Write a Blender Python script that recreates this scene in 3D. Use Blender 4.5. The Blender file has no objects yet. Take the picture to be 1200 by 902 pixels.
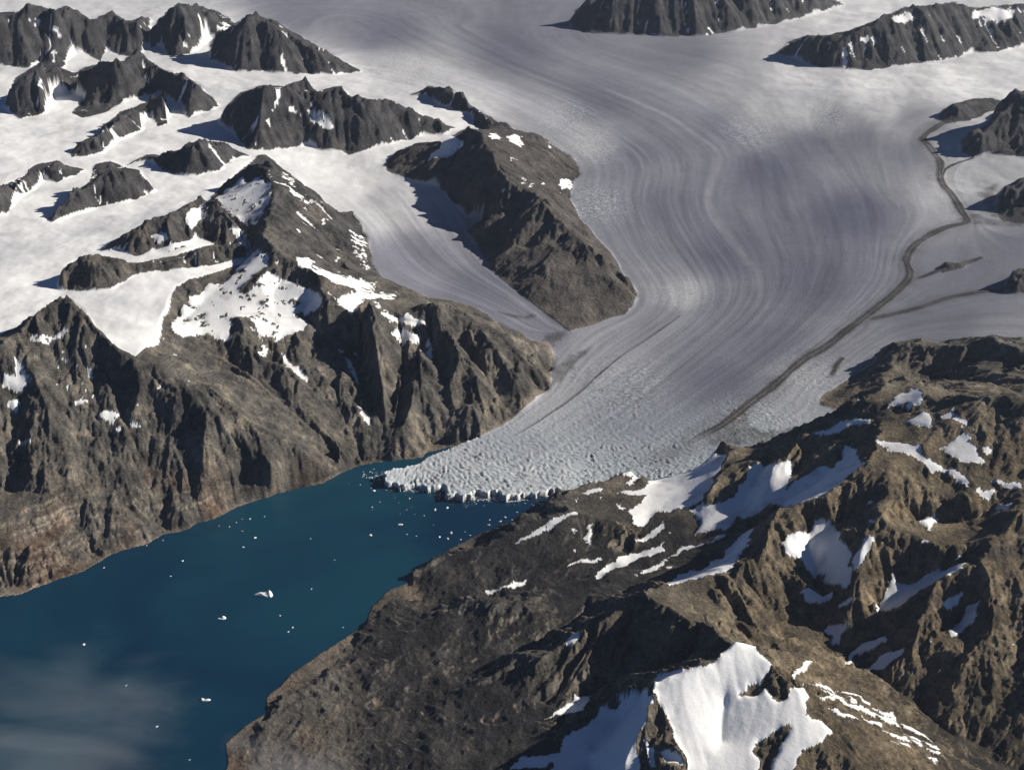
import bpy, math, random
import numpy as np

# ------------------------------------------------------------------ camera, sky, sun, exposure
CAM_H, PITCH, HFOV = 10000.0, math.radians(28.0), math.radians(40.0)
SUN_EL, SUN_AZ = math.radians(26.0), math.radians(13.0)      # azimuth: from +x (right) towards +y (away)
sc = bpy.context.scene
cam = bpy.data.cameras.new('camera'); cam_o = bpy.data.objects.new('camera', cam)
sc.collection.objects.link(cam_o); sc.camera = cam_o
cam_o.location = (0, 0, CAM_H); cam_o.rotation_euler = (math.pi/2 - PITCH, 0, 0)
cam.sensor_width = 36.0; cam.angle = HFOV; cam.clip_start = 50.0; cam.clip_end = 500000.0
w = bpy.data.worlds.new('World'); sc.world = w; w.use_nodes = True
nt = w.node_tree; bg = nt.nodes['Background']
sky = nt.nodes.new('ShaderNodeTexSky'); sky.sky_type = 'NISHITA'; sky.sun_disc = False
sky.sun_elevation = SUN_EL; sky.sun_rotation = math.pi/2 - SUN_AZ
sky.altitude = 6000.0; sky.air_density = 0.7; sky.dust_density = 0.0; sky.ozone_density = 6.0
nt.links.new(sky.outputs[0], bg.inputs[0]); bg.inputs[1].default_value = 0.05
sd = bpy.data.lights.new('sun', 'SUN'); sd.energy = 5.0; sd.angle = math.radians(0.5); sd.color = (1.0, 0.92, 0.80)
so = bpy.data.objects.new('sun', sd); sc.collection.objects.link(so)
so.rotation_euler = (math.pi/2 - SUN_EL, 0, SUN_AZ + math.pi/2)
so.location = (20000, 5000, 20000)
sc.view_settings.view_transform = 'Standard'; sc.view_settings.look = 'None'
sc.view_settings.gamma = 1.0; sc.view_settings.use_curve_mapping = False
sc.view_settings.exposure = 0.5
sc.cycles.max_bounces = 4; sc.cycles.diffuse_bounces = 1; sc.cycles.volume_bounces = 0
sc.cycles.volume_step_rate = 1.0

# ------------------------------------------------------------------ view geometry: photo pixel <-> place
FPX = 600/math.tan(HFOV/2); CP, SP = math.cos(PITCH), math.sin(PITCH)
def at(px, py, h):                                            # the point at height h seen at a photo pixel
    a = (np.asarray(px, float)-600)/FPX; b = (451-np.asarray(py, float))/FPX
    dz = -SP + b*CP; t = (CAM_H-np.asarray(h, float))/-dz
    return a*t, (CP+b*SP)*t
def proj(x, y, z):
    f = y*CP - (z-CAM_H)*SP; u = y*SP + (z-CAM_H)*CP
    return 600+FPX*x/f, 451-FPX*u/f
def climb(px, py, by, bz, slope):                             # height of a crest above its foot for a face of that slope
    xb, yb = at(px, by, bz); b = (451-py)/FPX; d1 = CP+b*SP; d2 = -SP+b*CP
    k = math.tan(math.radians(slope)); t = (bz-CAM_H-k*yb)/(d2-k*d1)
    return CAM_H+d2*t

# ------------------------------------------------------------------ noise
_rng = np.random.RandomState(7); _TAB = _rng.rand(512*512).astype(np.float32); _TC = np.cos(_TAB*2*math.pi).astype(np.float32); _TS = np.sin(_TAB*2*math.pi).astype(np.float32)
def _ix(ix, iy, s): return (((iy+s*61) & 511) << 9) | ((ix+s*37) & 511)
def rnd(ix, iy, s): return _TAB[_ix(ix.astype(np.int32), iy.astype(np.int32), s)]
def gnoise(x, y, s=0):
    fx = np.floor(x); fy = np.floor(y); ix = fx.astype(np.int32); iy = fy.astype(np.int32); fx = (x-fx).astype(np.float32); fy = (y-fy).astype(np.float32)
    ux = fx*fx*fx*(fx*(fx*6-15)+10); uy = fy*fy*fy*(fy*(fy*6-15)+10); r = 0
    for a in (0, 1):
        for b in (0, 1):
            k = _ix(ix+a, iy+b, s); g = _TC[k]*(fx-a)+_TS[k]*(fy-b)
            r = r + g*(ux if a else 1-ux)*(uy if b else 1-uy)
    return r*1.5
def fbm(x, y, L, n=4, s=0, gain=0.5):
    r = 0; a = 1.0; t = 0
    for k in range(n):
        r = r + a*gnoise(x/L+17.3*k, y/L-9.1*k, s+k); t += a; a *= gain; L *= 0.5
    return r/t
def ridged(x, y, L, n=4, s=0, gain=0.5):
    r = 0; a = 1.0; t = 0
    for k in range(n):
        v = 1-np.abs(gnoise(x/L+3.3*k, y/L-7.7*k, s+k)); r = r + a*v*v; t += a; a *= gain; L *= 0.5
    return r/t
def stripes(x, y, dx, dy, L, s, k=1.0):                              # oriented waves varying along (dx, dy): triangle wave in -.5...5
    px = x/(L*k); py = y/(L*k); ix = np.floor(px); iy = np.floor(py); C = 0; S = 0; kk = np.float32(2*math.pi*k)
    for a in (-1, 0, 1):
        for b in (-1, 0, 1):
            cx = ix+a; cy = iy+b
            ox = (px-(cx+0.15+0.7*rnd(cx, cy, s))).astype(np.float32); oy = (py-(cy+0.15+0.7*rnd(cx, cy, s+1))).astype(np.float32)
            wgt = np.exp(-2.0*(ox*ox+oy*oy)); ph = kk*(ox*dx+oy*dy)
            C = C + wgt*np.cos(ph); S = S + wgt*np.sin(ph)
    c = C/np.maximum(np.sqrt(C*C+S*S), 1e-4)
    return 0.5-np.arccos(np.clip(c, -1, 1))/np.float32(math.pi)
def smooth(a, b, x):
    t = np.clip((x-a)/(b-a), 0, 1); return t*t*(3-2*t)

def inside(poly, X, Y):
    P = np.asarray(poly, float); m = np.zeros(X.shape, bool)
    bb = (X >= P[:, 0].min()) & (X <= P[:, 0].max()) & (Y >= P[:, 1].min()) & (Y <= P[:, 1].max())
    x = X[bb]; y = Y[bb]
    if x.size == 0: return m
    r = np.zeros(x.shape, bool)
    for k in range(len(P)):
        x1, y1 = P[k-1]; x2, y2 = P[k]
        if y1 == y2: continue
        c = ((y1 > y) != (y2 > y)); r ^= c & (x < (x2-x1)*(y-y1)/(y2-y1)+x1)
    m[bb] = r; return m
def line_dist(pts, x, y):
    d = np.full(x.shape, 1e9, np.float32)
    for k in range(len(pts)-1):
        ax, ay = pts[k]; bx, by = pts[k+1]; ux, uy = bx-ax, by-ay
        t = np.clip(((x-ax)*ux+(y-ay)*uy)/(ux*ux+uy*uy+1e-9), 0, 1)
        d = np.minimum(d, np.hypot(x-ax-t*ux, y-ay-t*uy))
    return d

# ------------------------------------------------------------------ the survey: outlines and crests of the place
ICE_PTS = [(452,560,70),(525,575,75),(640,570,75),(560,530,100),(640,480,150),(700,430,215),(760,400,265),(800,330,350),(850,450,250),
 (840,540,130),(870,500,190),(960,400,330),(1000,470,260),(900,300,430),(780,240,490),(700,260,460),(850,150,660),(700,120,660),(620,110,730),
 (560,60,850),(450,30,950),(420,90,960),(600,10,1000),(800,60,800),(900,100,770),(1000,120,770),(1100,110,850),(1190,80,900),(1100,200,610),
 (1180,190,740),(1150,270,610),(1190,350,600),(1100,350,490),(1060,300,520),(1190,390,570),(1000,10,950),(350,10,1050),(100,-20,1200),(1200,-20,1000),
 (650,395,230),(620,370,320),(560,340,430),(500,320,520),(470,290,610),(460,250,700),(430,220,800),(400,205,900),(430,190,950),
 (340,190,1080),(500,160,1000),(500,200,880),(280,165,1250),(230,150,1300),(150,160,1350),(50,170,1400),(20,120,1380),
 (130,125,1350),(230,115,1300),(300,95,1200),(400,95,1050),(450,97,990),(250,60,1250),(180,80,1300),(50,85,1400),(60,230,1450),
 (200,220,1380),(260,195,1350),(100,270,1480),(30,290,1500),(150,250,1450),(30,340,1510),(150,350,1500),(110,380,1470),(155,412,1440),
 (180,340,1480),(240,310,1500),(280,235,1480)]
WATER = [(-300,800),(-100,720),(3,699),(23,697),(43,688),(60,682),(97,670),(130,650),(150,643),(173,637),(190,627),(213,623),(233,613),(247,609),
 (277,595),(327,577),(377,567),(400,554),(413,548),(437,543),(497,536),(500,530),(560,520),(640,530),(680,560),(676,572),(647,583),(633,597),(614,605),(604,612),(561,625),(517,650),
 (480,674),(480,682),(457,690),(435,710),(432,722),(420,737),(400,749),(372,767),(348,784),(330,801),(311,818),(313,834),(291,848),
 (274,861),(263,871),(266,898),(240,960),(200,1100),(-300,1100)]
ICE = [(497,537),(488,543),(450,552),(452,567),(477,568),(500,570),(520,571),(525,582),(547,580),(582,575),(595,582),(617,577),(627,578),
 (640,575),(662,576),(700,577),(760,565),(830,550),(900,545),(960,520),(990,495),(985,480),(960,475),(963,463),(1000,440),(1027,425),(1027,415),
 (1040,405),(1077,397),(1097,402),(1117,398),(1140,400),(1163,392),(1197,398),(1500,400),(1500,-400),(-400,-400),(-400,420),(3,397),
 (23,387),(43,372),(72,346),(97,362),(113,390),(140,410),(157,418),(168,410),(185,400),(190,375),(200,350),(205,335),(230,325),(250,320),(287,309),
 (300,295),(285,278),(270,262),(250,240),(247,231),(262,217),(282,200),(303,183),(312,182),(345,207),(367,228),(393,250),(413,247),(423,263),(432,283),
 (436,307),(447,325),(470,335),(500,348),(530,352),(560,362),(590,382),(613,395),(632,402),(640,400),(648,410),(650,420),(647,433),
 (643,455),(613,480),(587,500),(547,517),(500,535)]
# rock islands in the ice: (name, label, slope, crest left to right, foot right to left)
NUNATAKS = [
 ('mountain','jagged grey mountain wall in the far top left corner',38,[(-40,20),(3,15),(20,15),(32,5),(50,8),(63,13),(78,7),(107,25),(132,13),(143,22),(160,28),(175,20)],[(178,50),(160,66),(140,65),(125,58),(118,72),(100,62),(85,62),(70,85),(50,70),(33,80),(3,77),(-40,85)]),
 ('mountain','twin-topped dark mountain at the top edge with snow gullies',38,[(177,40),(187,22),(208,4),(233,7),(253,13),(270,22),(274,28)],[(263,33),(255,45),(243,43),(232,58),(215,67),(200,67),(190,55),(177,57)]),
 ('mountain','long dark wedge mountain beside the wide upper ice stream',36,[(247,50),(260,38),(273,30),(293,17),(313,22),(330,30),(353,43),(383,60),(400,72),(425,84)],[(400,87),(367,87),(333,87),(300,85),(277,85),(265,78),(247,72)]),
 ('mountain','tall dark serrated peak with a columned face in the second row',42,[(7,120),(20,90),(33,83),(52,70),(67,77),(90,87),(100,78),(133,73),(145,72),(160,60),(173,70),(190,80),(202,88),(213,85),(230,97),(247,117),(257,125)],[(245,130),(233,133),(220,137),(215,122),(203,120),(187,110),(150,117),(123,131),(97,138),(83,133),(100,115),(85,108),(62,115),(53,133),(23,138),(7,128)]),
 ('rocky_spur','low broken rock spur on the snow below the serrated peak',30,[(83,180),(100,166),(115,157),(123,147),(140,132),(157,126),(180,117),(192,112),(196,125)],[(195,145),(185,148),(178,135),(165,140),(167,152),(150,160),(135,165),(120,178),(100,182),(84,184)]),
 ('mountain','broad dark craggy wall with snow pockets above the side glacier',40,[(258,141),(267,123),(283,108),(310,100),(333,102),(358,92),(370,107),(387,103),(400,101),(410,115),(422,112),(433,118),(450,117),(467,127),(483,130),(500,137),(517,145),(534,150)],[(520,158),(497,157),(463,167),(433,175),(410,182),(400,177),(377,177),(363,170),(343,173),(317,177),(290,175),(277,160),(260,147)]),
 ('mountain','small snow-backed ridge at the bend of the ice stream',32,[(482,112),(503,100),(517,103),(540,108),(550,122),(567,132),(587,143),(601,151)],[(585,156),(565,152),(557,147),(553,136),(530,128),(517,124),(500,114)]),
 ('mountain','narrow dark ridge at the left edge between two snowfields',33,[(-40,225),(3,218),(27,207),(43,193),(67,187),(77,193),(100,200)],[(85,206),(67,214),(50,208),(40,222),(20,232),(8,250),(-40,260)]),
 ('mountain','pale brown pyramid-backed rock hill alone in the snowfield',33,[(57,258),(70,243),(90,225),(105,212),(113,193),(130,190),(150,197),(163,200),(172,212),(181,225)],[(150,237),(117,242),(83,253),(60,261)]),
 ('mountain','rounded dark rock hump curving between the snow basins',33,[(150,193),(173,182),(190,183),(220,172),(233,165),(263,167),(277,177),(293,184)],[(273,188),(257,200),(233,205),(207,205),(190,199),(178,190),(165,190)]),
 ('mountain','rock hill with snow hollows left of the sharp brown ridge',28,[(117,294),(133,283),(157,270),(187,257),(213,243),(233,233),(250,237),(263,253),(277,267),(284,280)],[(283,292),(262,290),(245,282),(228,278),(222,288),(200,296),(180,292),(160,300),(140,292)]),
 ('mountain','low dark cliff band in the snow above the left shore',33,[(68,335),(73,320),(85,308),(100,299),(123,301),(140,307),(167,307),(180,303),(207,300),(228,292),(250,286),(280,283),(292,290)],[(287,303),(247,311),(207,316),(185,318),(160,322),(145,330),(130,338),(93,341),(70,338)]),
 ('mountain','dark mountain cut by the top edge above the glacier',36,[(667,28),(677,13),(687,3),(720,-14),(800,-22),(880,-18),(950,-8),(990,5)],[(967,13),(933,23),(883,33),(833,42),(797,43),(733,41),(683,38)]),
 ('mountain','long brown mountain in the top right corner with snow gullies',33,[(910,62),(923,50),(947,42),(977,42),(1000,35),(1033,22),(1057,10),(1083,7),(1120,3),(1143,10),(1197,5),(1260,0)],[(1260,45),(1197,55),(1163,62),(1140,60),(1123,68),(1077,75),(1047,78),(1020,82),(1000,82),(957,79),(930,68)]),
 ('mountain','low grey hill beside the right edge at a glacier junction',20,[(1100,137),(1110,125),(1133,118),(1163,114),(1180,122)],[(1160,132),(1135,142),(1107,145)]),
 ('mountain','steep dark peak cut by the right edge of the photo',24,[(1124,168),(1140,160),(1158,148),(1170,130),(1180,115),(1197,107),(1260,90)],[(1260,185),(1197,184),(1160,180),(1140,184),(1127,178)]),
 ('mountain','dark rock knob at the right edge below the steep peak',17,[(1168,235),(1177,220),(1197,210),(1260,200)],[(1260,265),(1197,262),(1175,258),(1166,245)]),
 ('rocky_spur','thin dark rock rib surfacing between two moraine bands',22,[(1101,316),(1108,307),(1125,309),(1150,301)],[(1145,306),(1125,315),(1105,319)]),
 ('rocky_spur','small dark rock tip at the right edge by the moraine',28,[(1178,340),(1183,325),(1197,318),(1260,300)],[(1260,345),(1197,343),(1185,344)]),
]
M7POLY = [(453,200),(455,187),(467,177),(510,168),(533,158),(548,149),(567,154),(600,152),(627,159),(647,172),(667,181),(678,194),(680,203),(670,217),(667,233),(680,257),
 (697,277),(715,297),(722,307),(733,327),(747,343),(743,357),(733,367),(700,378),(667,388),(647,373),(613,347),(600,337),(577,317),(563,293),(547,270),(567,257),
 (547,253),(527,233),(513,217),(490,213),(470,207)]
# crests of the big masses: (px, py, height)
RIDGES = [
 [(455,187,950),(467,177,1050),(510,170,1260),(533,163,1420),(548,150,1580),(567,157,1570),(580,187,1420),(587,203,1360),(607,217,1260),(627,223,1210),(640,240,1120),(653,253,1030),(667,267,950),(683,283,850),(700,293,760),(720,312,610),(743,345,395)],
 [(567,157,1500),(600,155,1320),(627,161,1130),(647,174,1020),(667,184,800)],
 [(617,220,1150),(595,246,960),(570,262,760)],[(548,152,1500),(525,190,1130),(505,208,940)],[(667,267,880),(640,300,700),(625,335,480)],[(587,203,1280),(565,225,1050),(550,240,860)],[(700,293,710),(690,340,460),(680,370,330)],[(625,225,1130),(650,215,900),(662,225,650)],[(655,255,950),(675,258,690)],
 # left shore mountain
 [(-60,395,1650),(3,397,1650),(23,390,1690),(43,373,1800),(60,352,1940),(72,345,2000),(87,352,1950),(97,363,1850),(113,390,1650),(140,410,1520),(160,422,1430),(180,443,1280),(213,465,1110),(253,492,880),(283,520,660),(313,545,430),(333,563,220)],
 [(23,392,1680),(43,427,1420),(67,447,1250),(80,473,1080),(87,500,900),(100,560,540)],
 [(3,397,1650),(-20,440,1400),(-30,500,1000)],
 [(160,422,1430),(187,424,1370),(213,440,1230),(247,461,1060),(283,487,850),(333,514,580),(367,531,390),(392,545,130)],
 [(113,390,1650),(120,430,1330),(140,470,1030),(160,520,700),(170,560,450)],[(140,410,1520),(165,455,1180),(190,495,880),(215,545,540)],[(97,363,1850),(95,400,1560),(105,440,1250)],
 # corner plateau of the left shore
 [(-40,560,560),(20,570,520),(60,585,440),(110,590,380),(150,600,280)],[(-40,640,320),(20,640,290),(70,635,250)],
 # brown ridge and basin rim
 [(290,200,1720),(308,186,1920),(333,207,1830),(350,217,1750),(367,230,1610),(385,245,1400),(400,258,1200)],
 [(308,186,1920),(323,227,1810),(318,250,1740),(307,275,1720),(325,295,1700),(350,310,1600),(375,330,1480),(382,347,1390),(395,358,1290),(412,362,1290),(432,356,1420),(455,366,1150),(480,366,1080),(510,353,1230),(533,360,1090),(560,373,920),(587,390,740),(613,403,560),(633,410,430)],
 [(340,225,1740),(370,260,1380),(395,295,1030),(420,320,800)],[(325,240,1740),(350,275,1480),(380,305,1250),(415,330,950),(450,345,800)],
 [(308,186,1920),(290,200,1740),(270,217,1580),(255,230,1520)],
 [(277,267,1600),(290,275,1640),(307,275,1690)],
 # snow basin floor
 [(303,296,1660),(285,315,1520),(262,335,1400),(235,355,1290),(215,378,1200)],[(330,328,1430),(320,350,1300),(325,385,1120)],[(365,352,1280),(350,372,1150),(345,392,1060)],
 [(205,332,1490),(200,352,1430),(190,375,1340),(187,400,1300),(172,415,1390)],
 [(277,372,1260),(285,380,1260),(300,402,1090),(300,425,940)],[(312,318,1560),(298,333,1450),(284,345,1360)],
 # gully below the basin
 [(240,410,1080),(290,440,800),(330,475,560),(370,505,340),(400,530,150),(425,540,40)],[(355,430,800),(345,460,620),(333,478,545)],
 # triangular mountain spurs
 [(432,356,1420),(413,372,1250),(400,384,1060),(383,402,880),(363,422,760)],[(432,356,1420),(440,395,1110),(447,440,700),(452,485,360)],[(413,374,1150),(405,412,860),(398,455,600),(410,505,300)],
 [(480,364,1100),(488,400,860),(490,445,600),(478,495,300)],[(510,353,1230),(525,392,970),(548,430,640),(562,470,380),(565,495,220)],[(560,373,920),(582,410,660),(600,450,380)],[(587,390,740),(615,420,490),(630,440,330)],
 [(422,372,1080),(424,420,720),(432,480,340)],[(468,380,960),(470,430,600),(460,500,220)],[(503,385,900),(515,430,560),(535,505,170)],[(540,390,800),(572,450,400),(585,480,220)],
 # right glacier-side ridge
 [(604,614,60),(622,600,110),(640,588,150),(662,580,210),(690,566,290),(707,557,330),(720,551,360),(740,545,400),(760,531,450),(780,527,470),(807,518,500),(832,517,520),(860,520,530),(897,514,620),(933,504,780),(943,506,840),(950,500,860),(980,487,990),(1007,467,1140),(1033,457,1220),(1047,442,1320),(1063,443,1340),(1083,460,1330),(1100,467,1340),(1133,463,1420),(1167,464,1450),(1197,470,1480),(1280,480,1520)],
 [(857,523,560),(848,548,540),(840,570,490),(828,590,420),(815,600,330)],[(943,507,880),(925,530,810),(907,545,750),(900,565,670),(892,584,560),(880,596,450)],[(935,510,820),(935,535,760),(930,558,660)],
 [(1033,457,1220),(1032,490,1160),(1029,512,1140),(1022,540,1100),(1003,555,1060),(985,570,1000),(965,580,950),(940,590,920),(915,600,910),(900,608,930)],
 [(900,608,930),(900,635,850),(888,650,790),(872,662,740),(847,668,690),(822,676,670),(790,684,680),(755,693,720),(735,710,650),(718,718,610),(691,734,530),(654,757,430),(631,767,370),(607,775,300),(581,788,230),(557,800,150),(520,822,80)],
 [(900,608,930),(925,650,710),(950,700,510),(965,740,400)],[(985,570,1000),(1000,600,830),(985,612,720)],[(940,590,920),(950,610,780)],
 [(755,693,720),(785,712,720),(812,727,720),(835,740,770),(850,749,880),(864,751,980),(880,755,940),(900,768,890),(910,778,870),(930,788,820),(944,802,770),(957,822,710),(967,835,680),(976,852,640),(1000,885,590),(1030,930,540)],
 [(864,751,980),(840,771,910),(820,784,880),(800,791,860),(768,800,830),(760,838,720),(742,868,590),(728,905,470)],
 [(815,760,520),(785,782,420),(745,790,300),(700,805,210),(650,850,120)],[(755,693,720),(742,735,540),(728,768,420)],[(718,718,610),(700,755,430),(672,795,270),(630,845,130)],[(691,734,530),(655,785,290),(610,835,130)],[(654,757,430),(610,805,200),(575,850,90)],[(768,802,730),(735,810,560),(700,828,400),(650,855,240),(610,890,150)],
 [(740,722,520),(712,790,250),(665,830,140)],[(700,735,450),(680,770,300),(640,825,120)],[(660,765,360),(630,800,200)],
 # ribs and gullies of the lit face
 [(847,668,700),(868,700,650),(890,735,570),(905,755,500)],[(822,676,680),(845,712,650),(872,742,620)],[(872,672,660),(895,708,510),(928,745,400)],[(838,682,640),(862,720,540),(880,748,560)],[(790,686,680),(815,712,660),(838,735,730)],[(885,655,740),(912,690,580),(940,730,420)],
 # snow tongue left of the snow peak
 [(752,815,560),(725,845,330),(695,880,220)],
 # east ridges
 [(1197,600,1120),(1168,627,990),(1135,637,940),(1111,643,910),(1091,634,920),(1068,628,940),(1048,627,940),(1034,608,980),(1020,625,920),(1009,640,860),(1003,667,750),(1008,700,610),(1000,735,470)],
 [(1034,608,980),(1055,580,1050),(1047,545,1140),(1042,530,1130)],[(1047,545,1140),(1000,556,1060)],[(1060,580,1040),(1100,585,1020),(1150,575,1070),(1197,560,1150)],
 [(1168,627,990),(1150,657,930),(1123,668,890),(1098,686,820),(1090,710,740),(1078,735,630),(1068,763,500)],[(1150,657,930),(1162,700,800),(1152,750,640),(1120,800,460)],[(1250,680,900),(1197,715,760),(1190,780,540)],
 [(1048,627,940),(1045,650,800),(1040,670,690)],[(1091,634,920),(1085,655,790)],[(1135,637,940),(1130,652,850)],
 # right valley floor and slopes
 [(950,720,420),(985,755,350),(1050,808,300),(1130,868,240),(1250,930,200)],[(1075,605,900),(1120,608,890),(1165,605,950)],
 # foot of the snow peak
 [(690,905,180),(715,915,300),(780,925,430),(860,930,430),(960,960,450)],[(850,820,690),(845,870,530)],
 # snow bowl floors
 [(838,530,450),(815,555,400),(790,580,320),(760,610,220),(735,650,120)],[(890,560,540),(860,602,420),(830,627,310),(790,652,200),(750,667,150)],[(992,528,900),(960,567,740),(915,592,590),(880,615,470),(855,650,390),(800,680,300),(740,690,220)],
 [(970,618,740),(945,640,650),(960,672,520),(962,695,430)],[(1105,668,720),(1060,697,560),(1030,720,420)],[(1140,700,680),(1115,740,500)],
 # shore hills on the right
 [(480,676,30),(520,655,110),(570,635,190),(606,617,250),(640,606,310),(680,602,350),(720,610,350),(745,625,300)],[(500,722,110),(541,706,220),(587,704,270),(614,707,260),(650,712,190)],[(440,715,15),(500,712,35),(560,698,55),(640,690,80),(690,676,120),(720,665,150)],
 [(690,712,160),(650,742,100),(600,768,65),(520,795,40),(440,820,30)],[(420,745,30),(450,742,90),(480,742,120),(520,738,130)],[(380,790,50),(430,785,100),(470,775,90)],[(300,860,40),(360,850,80),(420,850,60)],[(330,820,40),(380,825,75)],[(290,900,40),(400,890,70)],
 [(250,960,20),(330,1000,100),(600,1000,200)],
 # back mountain on the right
 [(1027,419,400),(1040,407,560),(1077,399,760),(1097,407,740),(1117,403,800),(1140,407,830),(1163,399,930),(1197,408,980),(1280,420,1000)],
 [(1000,443,340),(1027,440,430),(1060,425,560),(1090,420,640)],[(1140,407,830),(1120,440,520),(1090,452,380)],[(1163,399,930),(1190,440,650)],
 [(963,470,270),(990,463,330),(1030,452,400)],
]
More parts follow.
